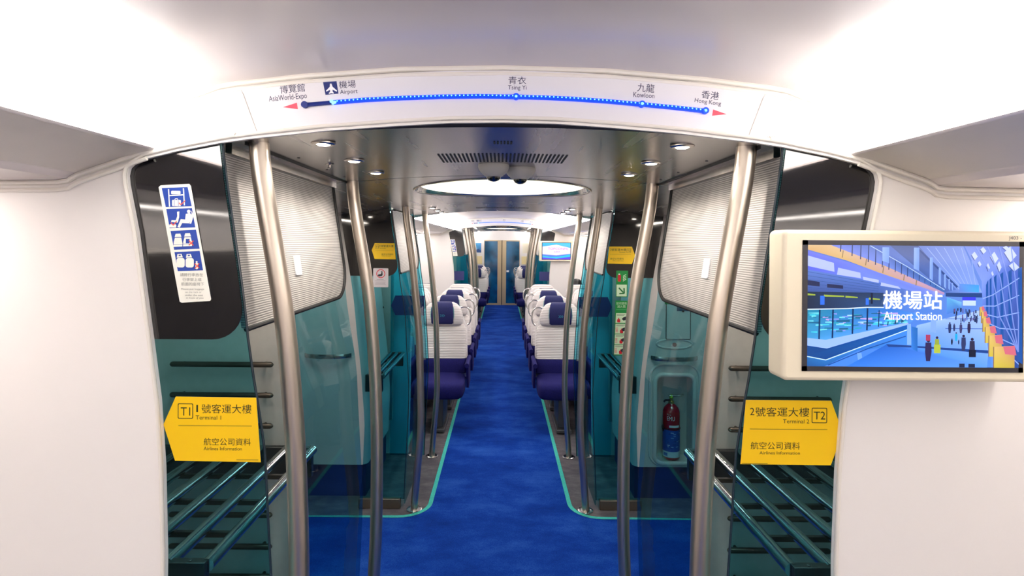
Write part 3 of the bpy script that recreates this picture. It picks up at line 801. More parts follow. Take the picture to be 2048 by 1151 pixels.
# luggage advice sticker, drawn on its 682 x 1151 sheet (4.2625 px per photo px)
def luggage_art(D):
    cx, cy = 300, 580
    s = 1/4.2625*D/FPX
    a = Art(flat(0, 0, s, cx, cy), 3e-5); B = '#1c46a8'; Wt = '#f7f5ea'; Rd = '#f0553c'; G = '#8b8b86'
    a.slab([(88, 88), (330, 74), (345, 92), (525, 1055), (515, 1070), (275, 1086), (258, 1078), (70, 105)], .001, Wt)
    def sq(x0, x1, y0, y1, k):   # sheared blue square
        a.poly([(x0, y0+6), (x1, y0-6), (x1+k, y1-6), (x0+k, y1+4)], B)
    sq(97, 318, 106, 270, 36); sq(137, 356, 285, 450, 30); sq(175, 392, 470, 632, 32); sq(210, 425, 650, 815, 30)
    L = lambda p, w=10, c=Wt: a.line(p, w, c)
    L([(155, 120), (165, 268)]); L([(282, 112), (292, 258)]); L([(160, 176), (285, 168)]); a.poly(rrect(178, 134, 258, 164, 8), Wt)
    a.poly(rrect(186, 212, 262, 264, 8), Wt); L([(210, 212), (212, 202), (232, 200), (236, 211)], 5); L([(205, 214), (206, 262)], 4, B); L([(240, 214), (242, 262)], 4, B)
    L([(245, 235), (262, 252), (300, 216)], 8, Rd)
    a.poly([(230, 312), (250, 310), (248, 360), (238, 405), (180, 400), (184, 384), (220, 385), (232, 350)], Wt)
    a.circle(330, 309, 15, Wt); a.poly([(305, 330), (340, 322), (358, 340), (348, 385), (335, 410), (275, 408), (255, 448), (235, 442), (262, 375), (300, 378)], Wt)
    a.poly([(352, 300), (372, 345), (352, 412), (338, 414), (356, 345)], Wt); a.poly(rrect(165, 420, 225, 448, 8), Wt); L([(178, 405), (200, 428), (228, 392)], 8, Rd)
    def seat(cx_, cy_, hole=False, legs=True):
        a.poly([(cx_-20, cy_-52), (cx_+20, cy_-54), (cx_+30, cy_-26), (cx_-28, cy_-24)], Wt)
        a.poly([(cx_-26, cy_-18), (cx_+28, cy_-20), (cx_+40, cy_+30), (cx_+38, cy_+56), (cx_-38, cy_+60), (cx_-36, cy_+20)], Wt)
        L([(cx_-38, cy_+40), (cx_+40, cy_+38)], 3, B)
        if hole: a.rect(cx_-14, cy_-4, cx_+18, cy_+34, B)
    seat(240, 552); seat(322, 547, True); L([(334, 556), (372, 598)], 9, Rd); L([(372, 558), (334, 598)], 9, Rd)
    for q in (0, 78):
        a.poly([(238+q, 672), (272+q, 670), (284+q, 700), (232+q, 704)], Wt); a.rect(248+q, 678, 266+q, 690, B)
        a.poly(rrect(230+q, 706, 300+q, 786, 20), Wt)
    a.poly(rrect(392, 745, 414, 800, 9), Wt); a.circle(402, 738, 8, Wt); L([(386, 752), (424, 790)], 8, Rd); L([(424, 750), (388, 794)], 8, Rd)
    a.text('請將行李放在', (262, 834, 456, 862), G); a.text('行李架上或', (282, 874, 444, 902), G); a.text('前面的座椅下', (272, 912, 466, 940), G)
    a.text('Please put baggage', (272, 962, 468, 980), G); a.text('on the rack or', (306, 988, 446, 1002), G); a.text('under the seat', (306, 1012, 458, 1028), G); a.text('in front of you', (316, 1038, 462, 1054), G)
    return a
x, z = at(300+300/4.2625, 350+580/4.2625, 1.2485)
t = luggage_art(1.2485).build('luggage_sticker', loc=(x, 1.2482, z)); tag(t, 'tall white sticker with four blue luggage pictograms on the near black glass', 'sticker')
x, z = at(908, 495, 8.785)
t = luggage_art(1.2485).build('luggage_sticker', loc=(x, 8.7682, z)); tag(t, 'small white luggage pictogram sticker on black glass of the far arch', 'sticker')

def notice_art(kind, hh):
    """white notice 290 x 365 with a red prohibition ring"""
    s = hh/365; a = Art(flat(0, 0, s, 145, 182), 4e-5)
    a.slab(rrect(0, 0, 290, 365, 14), .001, '#d4ccd0')
    a.ring(145, 105, 85, 14, '#d8283a')
    if kind == 'pipe':
        a.poly([(85, 140), (100, 120), (150, 112), (160, 70), (140, 62), (175, 56), (178, 80), (182, 130), (165, 150), (110, 160)], '#20242c')
    else:
        a.rect(95, 98, 190, 112, '#20242c'); a.line([(95, 80), (120, 90)], 6, '#20242c')
    a.line([(88, 165), (205, 48)] if kind != 'pipe' else [(86, 48), (100, 62)], 11, '#d8283a')
    for k, (u0, u1) in enumerate(((70, 200), (35, 235), (45, 240), (40, 230), (35, 245))): a.rect(u0, 215+24*k, u1, 221+24*k, '#9a8f98')
    return a
x, z = at(761, 555, 3.61)
t = notice_art('pipe', .125).build('prohibition_notice', loc=(x, 3.6165, z)); tag(t, 'small white notice with red ring under the small T1 sticker', 'sticker')
for k in range(3):
    a = notice_art('smoke', .125); o_ = a.build('prohibition_notice', loc=(-1.392, .45+.16*k, 1.785)); o_.rotation_euler = (0, 0, PI/2)
    tag(o_, 'white prohibition notice on the side wall, mirrored in the near black glass, %s' % ('first', 'second', 'third')[k], 'sticker', 'mirrored prohibition notices')

# green extinguisher signs on the far screen, TV side (398 x 1151 sheet, 4.4268 px per photo px)
def sheet(D, cu, cv): return flat(0, 0, 1/4.4268*D/FPX, cu, cv)
G1, G2, P = '#138a3c', '#0c6e30', '#cfe8c4'
D = 3.612
a = Art(sheet(D, 150, 475), 5e-5); a.slab([(100, 358), (205, 358), (200, 592), (98, 590)], .001, G1)
a.poly(rrect(114, 395, 142, 455, 6), '#c8202c'); a.rect(120, 385, 134, 396, '#e8e8e0')
for k in range(4): a.line([(160, 410+14*k), (172, 400+14*k), (188, 392+14*k)], 6, P)
a.rect(104, 482, 194, 586, P); a.line([(124, 510), (165, 552)], 12, G2); a.line([(170, 512), (172, 560), (128, 562)], 12, G2)
x, z = at(1210+150/4.4268, 460+475/4.4268, D)
t = a.build('extinguisher_sign', loc=(x, 3.6165, z)); tag(t, 'green sign with red extinguisher and down arrow below the small T2 sticker', 'sign')
a = Art(sheet(D, 145, 870), 5e-5); a.slab([(92, 622), (200, 624), (190, 1112), (80, 1108)], .001, G1)
a.text('如何使用', (100, 636, 190, 660), P); a.text('滅火筒', (108, 664, 182, 688), P); a.rect(98, 702, 192, 705, '#5cb878')
for k, y0 in enumerate((735, 830, 922, 1014)):
    q = -4*k; a.poly([(98+q, y0), (192+q, y0), (188+q, y0+86), (94+q, y0+86)], P)
    a.rect(104+q, y0+8, 180+q, y0+12, '#5a6a50'); a.rect(104+q, y0+18, 170+q, y0+21, '#5a6a50')
    a.poly(rrect(108+q+(30 if k else 0), y0+52, 136+q+(30 if k else 0), y0+82, 8), '#d0202c'); a.rect(118+q+(30 if k else 0), y0+40, 126+q+(30 if k else 0), y0+53, '#d0202c')
    a.poly([(150+q, y0+52), (160+q, y0+38), (188+q, y0+28), (188+q, y0+58), (165+q, y0+66)], '#1c2830')
    if k:
        for j in range(4): a.line([(98+q, y0+40+11*j), (112+q, y0+34+11*j), (118+q, y0+40+11*j)], 4, '#d0384a')
x, z = at(1210+145/4.4268, 460+870/4.4268, D)
t = a.build('extinguisher_instructions', loc=(x, 3.6165, z)); tag(t, 'tall green instruction strip with four extinguisher pictures on teal glass', 'sign')
for (px, py, wd, hg, c, lab, yy) in ((1343, 600, 26, 16, '#12803a', 'green', 3.742), (1377, 612, 46, 20, '#1d4a6c', 'navy', 3.741)):
    x, z = at(px, py, yy); m = MB(); q = yy/FPX
    m.box(-wd/2*q, wd/2*q, 0, .0015, -hg/2*q, hg/2*q)
    t = m.build('column_label', mat(lab+'_label', c, .5), loc=(x, yy, z)); tag(t, 'small %s label on the column by the access hatch' % lab, 'label')

# ------------------------------------------------------------------ route map over the arch
def route_map(Y, scale_from, label):
    t = empty('route_map', (0, Y, 2.06), label, 'sign')
    rx = lambda px, py, h=0: (at(px, py, 1.238)[0], -h, at(px, py, 1.238)[1]-2.06)
    top = [(x_, 2.137-.046*(x_/.59)**2) for x_ in [-.59+1.18*i/32 for i in range(33)]]
    botm = [(x_, 2.027-.037*(x_/.55)**2) for x_ in [.55-1.10*i/32 for i in range(33)]]
    poly = top + [(.583, 2.078)] + botm + [(-.583, 2.078)]
    m = MB(); f = lambda y: (lambda a_, b_: (a_, y, b_-2.06))
    m.prism(poly, f(0), f(-.004)); m.build('panel', mat('route_panel_white', '#ece9ee', .18, coat=.3), t, smooth=False)
    e = MB(); e.tube([(a_, -.003, b_-2.06) for a_, b_ in poly], .0016, 6, closed=True); e.build('joint', mat('joint_grey', '#a9a29c', .6), t)
    a = Art(lambda u, v, h: rx(u, v, .0042+h), 3e-5); I = '#2c2b52'
    def piece(nm):
        b_ = Art(lambda u, v, h: rx(u, v, .0042+h), 3e-5); return b_
    def names(*items):
        n_ = piece(0)
        for it in items: n_.text(it[0], it[1], I, it[2])
        n_.build('station_name', INK, t)
    names(('博覽館', (561, 169.5, 611, 186), -.09), ('AsiaWorld-Expo', (539, 189.5, 615, 204), -.09))
    ic = piece(0); a, keep = ic, a
    a.poly([(647, 165), (674, 163), (678, 188), (652, 190.5)], '#1d2d73')
    a.poly([(661, 168), (664, 168), (666, 174), (675, 182), (674.5, 184), (666, 180), (666.5, 184), (669, 187), (668, 188), (663.5, 187), (659, 188.5), (658.5, 187), (661, 184.5), (661, 180.5), (653.5, 184), (653.3, 182), (660.5, 174.5)], '#f2f2f6'); a.build('airport_icon', INK, t); a = keep
    names(('機場', (679, 162, 712, 177), -.07), ('Airport', (681, 179.5, 716, 190.5), -.06))
    names(('青衣', (1017, 154, 1052, 169), .01), ('Tsing Yi', (1016, 171.5, 1053, 182.5), .01))
    names(('九龍', (1274, 168, 1308, 185), .09), ('Kowloon', (1266, 186, 1308, 196), .07))
    names(('香港', (1402, 183, 1437, 199), .13), ('Hong Kong', (1388, 200, 1441, 211), .14))
    for tri in ([(567, 215), (595, 206), (597, 219)], [(1452, 229), (1425, 219.5), (1423, 232)]):
        b_ = piece(0); b_.poly(tri, '#f0566c'); b_.build('red_arrow', INK, t)
    ln = [(612, 211), (640, 208.5), (669, 206), (730, 201), (800, 197.5), (880, 194.8), (960, 193.8), (1032, 195), (1090, 196.6), (1150, 199.5), (1215, 204), (1282, 210), (1345, 216), (1408, 223)]
    def P_(i): u, v = ln[i]; return rx(u, v, .0065)
    m = MB(); m.tube([P_(0), P_(1), P_(2)], .0048, 8); m.lathe
    for u, v in ((612, 211),): m.tube([rx(u, v, .004), rx(u, v, .012)], .0075, 16)
    m.build('dark_line', mat('route_line_dark', '#102a80', .4), t)
    m = MB(); m.tube([P_(i) for i in range(2, len(ln))], .0052, 8)
    for u, v in ((1032, 195), (1282, 210), (1408, 223)): m.tube([rx(u, v, .004), rx(u, v, .012)], .0075, 16)
    m.build('lit_line', mat('route_line_lit', (.0, .05, .85), .4, emit=.42), t)
    # individual diodes
    tot = [0]
    for p, q in zip(ln[2:], ln[3:]): tot.append(tot[-1]+math.hypot(q[0]-p[0], q[1]-p[1]))
    led0 = None; n = 92; LM = mat('diode', (.09, .5, 1.0), .3, emit=2.0)
    for k in range(n):
        d = tot[-1]*k/(n-1)*.997
        for i in range(len(tot)-1):
            if d <= tot[i+1]: break
        f_ = (d-tot[i])/(tot[i+1]-tot[i]); u = ln[2+i][0]+(ln[3+i][0]-ln[2+i][0])*f_; v = ln[2+i][1]+(ln[3+i][1]-ln[2+i][1])*f_
        p = rx(u, v-1.0, .0105)
        if led0 is None:
            mm = MB(); mm.lathe([(.0004, -.0018), (.0014, -.0014), (.0019, 0), (.0014, .0014), (.0004, .0018)], (0, 0, 0), 8)
            led0 = mm.build('diode', LM, t, loc=p)
        else:
            c = led0.copy(); COL.objects.link(c); c.parent = t; c.location = p
    for j, (u, v, s_) in enumerate(((666, 205, 2.0), (673, 207, 1.8), (669, 209, 1.6), (1032, 195, 1.5), (1282, 209.5, 1.7), (1408, 223, 1.5))):
        c = led0.copy(); COL.objects.link(c); c.parent = t; c.location = rx(u, v, .0125); c.scale = (s_, .6, s_)
    return t
def mat_ink(): return INK
rm = route_map(1.2385, 1, 'white route map panel with a lit blue station line over the near arch')
copy_tree(rm, (0, 8.7585, 2.06), 'small distant route map panel over the far arch')
a = Art(lambda u, v, h: (at(u, v, 1.24)[0], 1.2395-h, at(u, v, 1.24)[1]), 4e-5)
a.slab([(1529, 268), (1567, 271), (1567, 286), (1529, 283)], .0005, '#eeeae6'); a.text('J403 - 1', (1533, 272, 1562, 280), '#8a837c', .03)
t = a.build('carriage_number_label'); tag(t, 'small grey lettering J403 - 1 beside the route map', 'label')

# ------------------------------------------------------------------ televisions
def television(Y, sc, pic, label):
    cx, cz = .859*sc, 1.624
    t = empty('television', (cx, Y, cz), label, 'TV', 'wall televisions')
    q = sc
    m = MB(); m.prism(rrect(-.2705*q, -.158*q, .2705*q, .158*q, .012), lambda u, v: (u, .0, v), lambda u, v: (u, .066, v))
    m.build('housing', CREAM, t, bevel=.008, seg=3)
    m = MB(); bx, bz = .2305*q, .1365*q
    fr = [((-bx, bx), (bz-.010, bz)), ((-bx, bx), (-bz, -bz+.010)), ((-bx, -bx+.010), (-bz, bz)), ((bx-.010, bx), (-bz, bz))]
    for (a0, a1), (b0, b1) in fr: m.box(a0, a1, -.0025, .002, b0, b1)
    m.build('bezel', BEZEL, t, smooth=False)
    m = MB(); m.box(-.05, .05, .064, .088, -.06, .06); m.build('bracket', DARK, t)
    pic(t, bx-.010, bz-.010)
    return t
def picture_station(t, hx, hz):
    """drawn on the 1842 x 1151 sheet; screen spans (60..1775, 45..1030)"""
    f = lambda u, v, h: (((u-60)/1715*2-1)*hx, -.0008-h, (1-(v-45)/985*2)*hz)
    a = Art(f, 2.2e-6*4)
    P_, L, R_, C = a.poly, a.line, a.rect, a.circle
    P_([(60, 45), (1775, 45), (1775, 1030), (60, 1030)], ['#4a6ab8', '#6f86cc', '#4f86e0', '#3f7ee8'])
    P_([(560, 45), (1330, 45), (1480, 420), (1180, 430)], ['#3e5aa8', '#6f86cc', '#7f9ce4', '#4a68b4'])       # hall ceiling
    P_([(730, 45), (960, 45), (1270, 400), (1180, 420)], ['#42568c', '#3c5086', '#4f6cb8', '#3f5ca4'])
    for k in range(7): L([(960+70*k, 60), (1300+22*k, 400)], 5, '#8fa6e8')
    L([(960, 70), (1280, 380)], 16, '#2c4684')
    # lower level ceiling, fascia and lights
    P_([(60, 240), (640, 340), (1130, 440), (700, 470), (60, 430)], ['#5a78c4', '#4e6cba', '#5b7cd0', '#3c569a', '#3a4e8c'])
    P_([(60, 90), (420, 190), (1170, 440), (1130, 470), (640, 345), (60, 245)], ['#5c68e0', '#6a78ea', '#7c8cf0', '#6a80e0', '#6f86ea', '#5560d8'])
    for p in ([(60, 130), (275, 190), (280, 262), (60, 215)], [(310, 228), (490, 268), (495, 312), (300, 285)], [(510, 300), (640, 325), (640, 350), (515, 325)], [(660, 345), (800, 378), (820, 398), (655, 372)]):
        P_(p, '#a8b4fa')
    for k in range(5): L([(60, 262+32*k), (640, 362+18*k)], 3, '#33508c')
    # tan balcony band
    P_([(60, 45), (255, 45), (700, 215), (1175, 420), (1172, 442), (640, 265), (380, 170), (60, 82)], ['#c8a878', '#caa97c', '#caa878', '#b48cb4', '#9c82b4', '#c4a06c', '#c8a468', '#c49a60'])
    for u, v in ((350, 118), (540, 180), (680, 240), (850, 300), (950, 340)): L([(u, v-30), (u-8, v+28)], 8, '#8c7454')
    # upper balustrade
    P_([(250, 45), (580, 45), (1175, 400), (1175, 425), (700, 215)], ['#6a78d4', '#4c66b0', '#3f6cb4', '#3a60a4', '#6f86d8'])
    for k in range(16):
        q = k/15; u = 330+820*q**.8; v0 = 45+ (u-560)*.56 if u > 560 else 45; v1 = 60+(u-280)*.385
        L([(u, max(45, v0)), (u-3, v1+18*(1-q))], 9-6*q, '#1c2f5e')
    L([(570, 48), (870, 215), (1175, 402)], 6, '#a8c0f0')
    for u, w_, b_ in ((695, 56, 190), (945, 44, 250), (1066, 26, 330), (1136, 20, 370), (1178, 16, 395), (1212, 12, 410), (1238, 9, 415)):
        P_([(u-w_/2, 60 if u < 1000 else 60+(u-1000)*1.2), (u+w_/2, 60 if u < 1000 else 60+(u-1000)*1.2), (u+w_/2, b_), (u-w_/2, b_-20)], ['#86a4ea', '#6c90e0', '#6c90e0', '#86a4ea'])
    # dark concourse behind
    P_([(60, 425), (680, 430), (680, 560), (60, 575)], ['#1e2c44', '#24385c', '#2c4a7a', '#1a2640'])
    for u0, u1, v in ((62, 125, 446), (195, 360, 456), (370, 470, 464), (560, 650, 478)): P_([(u0, v-8), (u1, v), (u1, v+10), (u0, v+8)], '#93a83c')
    P_([(60, 330), (160, 345), (160, 382), (60, 372)], '#262c50'); P_([(220, 360), (350, 372), (350, 400), (220, 390)], '#262c50')
    R_(165, 458, 200, 530, '#2f6ae8'); R_(535, 475, 560, 528, '#2f6ae8'); R_(575, 430, 592, 520, '#141c38')
    # lower glass balustrade
    P_([(60, 570), (660, 545), (1000, 600), (870, 690), (210, 830), (60, 800)], ['#1f7fa0', '#2b6cc0', '#4a86e0', '#4f8af0', '#54a0e8', '#3a90c8'])
    rnd = random.Random(5)
    for k in range(90):
        u = rnd.uniform(65, 850); v = rnd.uniform(585, 770-(u-60)*.12); l = rnd.uniform(20, 110)
        P_([(u, v), (min(u+l, 880), v-l*.05), (min(u+l, 880), v+rnd.uniform(4, 14)), (u, v+rnd.uniform(4, 14))], rnd.choice(['#3fc0d8', '#9cc8f4', '#2a9ab0', '#b49ae0', '#1f6f96', '#6ad0e0', '#7c8cf0', '#1c5c84']))
    L([(60, 568), (380, 560), (540, 548), (680, 548)], 8, '#d4e4fc')
    for u, v0, v1 in ((160, 570, 810), (268, 568, 800), (430, 560, 765), (548, 555, 735), (642, 570, 705), (716, 660, 692), (778, 650, 682), (830, 640, 672)): L([(u, v0), (u-4, v1)], 13 if u < 600 else 8, '#0f2a58')
    P_([(60, 800), (210, 815), (870, 670), (870, 690), (220, 885), (60, 862)], '#8fb0f4')
    P_([(60, 862), (220, 885), (870, 688), (870, 725), (215, 978), (60, 950)], ['#0e4488', '#0c3f86', '#0f57ac', '#0f57ac', '#0c3f86', '#0e4488'])
    L([(60, 950), (212, 978), (870, 728)], 7, '#c4e4fa')
    P_([(60, 955), (212, 984), (870, 735), (870, 850), (470, 900), (200, 1030), (60, 1030)], ['#1f64a8', '#256cb8', '#3b80e0', '#3f84e4', '#2c6cc0', '#1f5ca8', '#1a4f94'])
    L([(230, 1020), (560, 880), (860, 780)], 8, '#1a4a96'); P_([(465, 920), (500, 918), (520, 1020), (480, 1028)], '#6c9ce8')
    # station floor
    P_([(950, 690), (1480, 560), (1530, 900), (1520, 1030), (380, 1030), (700, 850), (880, 850)], ['#8cb0f8', '#9fb8f8', '#7ea8f6', '#5a94f4', '#2f74dc', '#1f5cc0', '#4a88ea'])
    P_([(700, 845), (1530, 890), (1530, 915), (950, 872), (720, 868)], '#1c3f86')
    L([(1180, 715), (1480, 715)], 5, '#3a5ca8'); L([(1180, 636), (1450, 632)], 4, '#3a5ca8')
    P_([(870, 680), (900, 680), (905, 850), (870, 850)], '#7ca6f6'); P_([(905, 700), (955, 712), (955, 905), (905, 880)], ['#2b6cc0', '#1f64b0', '#2264b8', '#2f78d4']); P_([(1060, 640), (1105, 640), (1105, 752), (1060, 740)], '#7ca0f0')
    # far end
    P_([(1180, 425), (1478, 425), (1478, 462), (1180, 455)], '#22407c'); P_([(1290, 350), (1450, 360), (1450, 420), (1290, 415)], ['#5c86d8', '#3a90d8', '#3fa0e0', '#5c7cd0'])
    R_(1315, 458, 1425, 486, '#3a3cf0'); R_(1320, 486, 1425, 528, '#b8ccf6'); P_([(1190, 460), (1310, 500), (1310, 560), (1190, 600)], ['#58a4d8', '#74b4e8', '#3f6cc0', '#4878d0'])
    for k in range(40):
        u = rnd.uniform(1240, 1440); v = rnd.uniform(545, 640); R_(u, v, u+rnd.uniform(5, 12), v+rnd.uniform(18, 42), rnd.choice(['#22305c', '#3c3c70', '#5c4a80', '#1c2848', '#3f5ca8']))
    # window wall
    P_([(1330, 45), (1775, 45), (1775, 1030), (1725, 1030), (1560, 760), (1480, 560), (1470, 330)], ['#6a80cc', '#4f68c4', '#244a96', '#1c3a80', '#3a60b8', '#5474cc', '#7c94e4'])
    for k in range(7):
        u = 1505+k*k*7.2; v0 = 300-22*k; P_([(u, v0+60), (u+8+4*k, v0+40), (u+12+5*k, 740+48*k if k < 6 else 1000), (u+4+k, 700+48*k if k < 6 else 980)], '#1e4f9c')
    for k in range(6): L([(1480, 470+60*k), (1560+20*k, 440+90*k), (1775, 300+140*k)], 8, '#86a0ec')
    for (u, v, w_, h_) in ((1700, 110, 52, 66), (1570, 140, 34, 52), (1480, 80, 26, 30), (1610, 210, 20, 46), (1730, 210, 44, 40), (1410, 125, 26, 36), (1520, 215, 16, 34), (1555, 270, 12, 24), (1665, 60, 30, 20), (1450, 190, 16, 26)):
        P_([(u-w_, v-h_*.2), (u, v-h_), (u+w_, v+h_*.1), (u, v+h_)], '#b6c2f4')
        L([(u-w_, v-h_*.2), (u, v+h_)], 7, '#3c4f90')
    for k in range(4): L([(1420+95*k, 45), (1560+60*k, 300), (1620+50*k, 620), (1770, 900)][:4], 9, '#7288d4')
    # yellow counters
    for k, (u, v, w_, h_) in enumerate(((1455, 540, 30, 70), (1468, 580, 40, 90), (1480, 630, 55, 110), (1500, 700, 80, 130), (1530, 770, 105, 170), (1570, 860, 170, 170))):
        P_([(u, v), (u+w_, v-10), (u+w_, v+h_), (u, v+h_)], ['#d8b46a', '#c07c6c', '#b8a03c', '#c8b440'])
        P_([(u+w_*.45, v), (u+w_, v-10), (u+w_+14, v+h_*.4), (u+w_*.55, v+h_*.35)], '#c86478')
        L([(u, v), (u, v+h_)], 8, '#8a6a4c')
    # travellers
    for u, v, h_, c in ((1040, 800, 180, '#2c2450'), (1110, 780, 130, '#8c9c3c'), (1265, 745, 70, '#1ea0e8'), (1325, 765, 130, '#2c3460'), (1395, 790, 150, '#2c2a48'), (1212, 665, 85, '#24305c'), (1248, 675, 60, '#2c3460'), (1302, 670, 80, '#3c3c6c'), (1368, 660, 90, '#2c2448'), (1430, 620, 50, '#2c3460'), (1230, 795, 50, '#10182c'), (1285, 805, 36, '#1c2440')):
        C(u, v+h_*.07, h_*.085, '#2a2038', 12); P_([(u-h_*.13, v+h_*.16), (u+h_*.13, v+h_*.16), (u+h_*.15, v+h_*.58), (u+h_*.08, v+h_), (u-h_*.10, v+h_), (u-h_*.15, v+h_*.58)], c)
    R_(1018, 765, 1055, 815, '#a03a5c'); R_(1085, 845, 1138, 915, '#a8b43c'); R_(1368, 885, 1425, 945, '#141a30'); R_(1290, 998, 1335, 1028, '#1c2440'); R_(1365, 1000, 1418, 1028, '#1c2440')
    a.text('機場站', (668, 412, 1145, 560), '#e9ecff'); a.text('機場站', (674, 414, 1151, 562), '#e9ecff'); a.text('機場站', (671, 409, 1148, 557), '#e9ecff')
    a.text('Airport Station', (676, 580, 1144, 668), '#e6eaff'); a.text('Airport Station', (679, 581, 1147, 668), '#e6eaff')
    a.build('screen', SCREEN, t)
def picture_advert(t, hx, hz):
    f = lambda u, v, h: ((u*2-1)*hx, -.0008-h, (1-v*2)*hz)
    a = Art(f, 1e-4); a.poly([(0, 0), (1, 0), (1, 1), (0, 1)], ['#38b4f4', '#38c0f8', '#5560f0', '#5560f0'])
    a.poly([(0, .22), (.5, .1), (1, .3), (1, .66), (.5, .76), (0, .7)], '#e8d8fa')
    a.poly([(0, .80), (.3, .86), (.6, .84), (1, .70), (1, .84), (.5, .96), (0, .88)], '#20b8ec'); a.poly([(0, .92), (.5, .98), (1, .86), (1, 1), (0, 1)], '#5a3cf4')
    a.text('TOPCONFIL', (.2, .28, .93, .42), '#e85ab4'); a.text('LED', (.42, .50, .62, .58), '#6a3cc0'); a.build('screen', SCREEN, t)
tv = television(1.150, 1.0, picture_station, 'large cream television showing an airport hall, hung before the near arch')
a = Art(lambda u, v, h: (at(u, v, 1.15)[0]-.859, -.0004-h, at(u, v, 1.15)[1]-1.624), 4e-5)
a.text('J403 - 1', (2017, 472, 2050, 481), '#77706a'); a.build('number_marking', None, tv)
television(8.68, 1.0, picture_advert, 'small distant television with a pink and blue advert at the far arch')

# ------------------------------------------------------------------ seats
def superrow(hx, hy, cx, cy, z, n=28, e=.42):
    out = []
    for k in range(n):
        t = 2*PI*k/n; c, s_ = math.cos(t), math.sin(t)
        out.append((cx+hx*math.copysign(abs(c)**e, c), cy+hy*math.copysign(abs(s_)**e, s_), z))
    return out
def padded(spec, cx=0, e=.42):
    """stack of soft-cornered sections: (z, half width, y centre, half depth)"""
    m = MB(); m.rows([superrow(hx, hy, cx, cy, z, e=e) for z, hx, cy, hy in spec], True, True); return m
_seat = {}
def seat(loop_side, arm, label, loc, rz, group):
    """faces -y; loop_side: +1/-1 = which side carries the steel loop, 0 none"""
    if (loop_side, arm) in _seat: 
        c = copy_tree(_seat[(loop_side, arm)], loc, label); c.rotation_euler = (0, 0, rz); c['group'] = group; return c
    t = empty('train_seat', loc, label, 'seat', group, rz)
    padded([(.330, .20, -.28, .20), (.335, .232, -.275, .245), (.36, .243, -.275, .262), (.43, .243, -.28, .262), (.462, .236, -.28, .25), (.475, .20, -.27, .20), (.478, .1, -.26, .1)]).build('seat_cushion', NAVY, t, angle=60)
    padded([(.455, .22, -.0, .04), (.465, .238, -.01, .055), (.54, .240, -.005, .06), (.598, .238, .0, .055), (.608, .225, .0, .045)]).build('lumbar_cushion', NAVY, t, angle=60)
    padded([(.598, .225, .0, .035), (.606, .238, .0, .05), (.75, .240, .01, .05), (.88, .232, .02, .048), (.925, .215, .025, .042), (.932, .19, .025, .03)]).build('backrest', SEATW, t, angle=60)
    padded([(.40, .235, .085, .02), (.45, .245, .085, .026), (.88, .238, .095, .028), (.99, .20, .10, .026), (1.09, .165, .10, .024), (1.12, .12, .10, .018)]).build('back_shell', SEATP, t, angle=60)
    h = padded([(.926, .13, .02, .03), (.934, .185, .015, .055), (.96, .202, .01, .062), (1.04, .196, .005, .062), (1.10, .172, .01, .058), (1.135, .140, .015, .05), (1.152, .105, .02, .036), (1.156, .05, .02, .02)]).build('headrest', SEATW, t, angle=60)
    p = padded([(.945, .095, -.048, .012), (.955, .108, -.052, .014), (1.04, .110, -.058, .014), (1.10, .106, -.050, .014), (1.138, .10, -.030, .02), (1.153, .09, .0, .025), (1.158, .08, .02, .02)], e=.3).build('headrest_pad', NAVYH, h, angle=60); p['label'] = 'navy centre pad'
    m = MB()
    for s_ in (-1, 1): m.tube([(s_*.112, -.045, .95), (s_*.114, -.056, 1.04), (s_*.110, -.047, 1.10), (s_*.102, -.02, 1.14)], .0028, 6)
    m.build('piping', mat('teal_piping', '#2a9ca0', .6), h)
    m = MB()
    for k in range(3): m.prism([(-.022+.016*k, .012), (-.012+.016*k, 0), (-.022+.016*k, -.012), (-.016+.016*k, -.012), (-.006+.016*k, 0), (-.016+.016*k, .012)], lambda x, z: (x, -.0735, z+1.03), lambda x, z: (x, -.070, z+1.03))
    m.build('logo', mat('teal_logo', '#1d7f9c', .6), h, smooth=False)
    for s_ in (arm,):
        m = MB(); m.rows([superrow(.022, .02, s_*.262, y, .60+(.01 if y > -.3 else 0), 14, .6) and [(s_*.262+.022*math.cos(a_), y, .60+.022*math.sin(a_)) for a_ in [2*PI*j/14 for j in range(14)]] for y in (-.34, -.335, -.1, .06)], True, True)
        m.rows([[(s_*.262-.012, y0_, z0_), (s_*.262+.012, y0_, z0_), (s_*.262+.012, y1_, z0_), (s_*.262-.012, y1_, z0_)] for y0_, y1_, z0_ in ((-.20, .06, .36), (-.28, .06, .59))], True, True)
        m.build('armrest', NAVY, t)
    m = MB(); m.box(-.05, .05, -.38, .03, .04, .33); m.box(-.07, .07, -.44, .05, .008, .04); m.box(-.20, .20, -.42, .04, .31, .335); m.build('base', LEGM, t, bevel=.006)
    if loop_side:
        s_ = loop_side
        pts = [(s_*.150, .075, 1.085), (s_*.20, .085, 1.10), (s_*.245, .095, 1.085), (s_*.268, .10, 1.045), (s_*.272, .10, .99), (s_*.262, .10, .945), (s_*.235, .09, .915)]
        m = MB(); sm = []
        for i in range(len(pts)-1):
            p0, p1, p2, p3 = [Vector(pts[max(0, min(len(pts)-1, j))]) for j in (i-1, i, i+1, i+2)]
            for q in range(5):
                u = q/5; sm.append(.5*((2*p1)+(p2-p0)*u+(2*p0-5*p1+4*p2-p3)*u*u+(3*p1-p0-3*p2+p3)*u**3))
        sm.append(Vector(pts[-1])); m.tube(sm, .0085, 10); g = m.build('grab_loop', mat('loop_steel', '#d8d4d0', .25, .9), t); g['label'] = 'steel grab loop'
    _seat[(loop_side, arm)] = t
    return t
SEATX = (.582, 1.117)
ords = ['first', 'second', 'third', 'fourth', 'fifth']
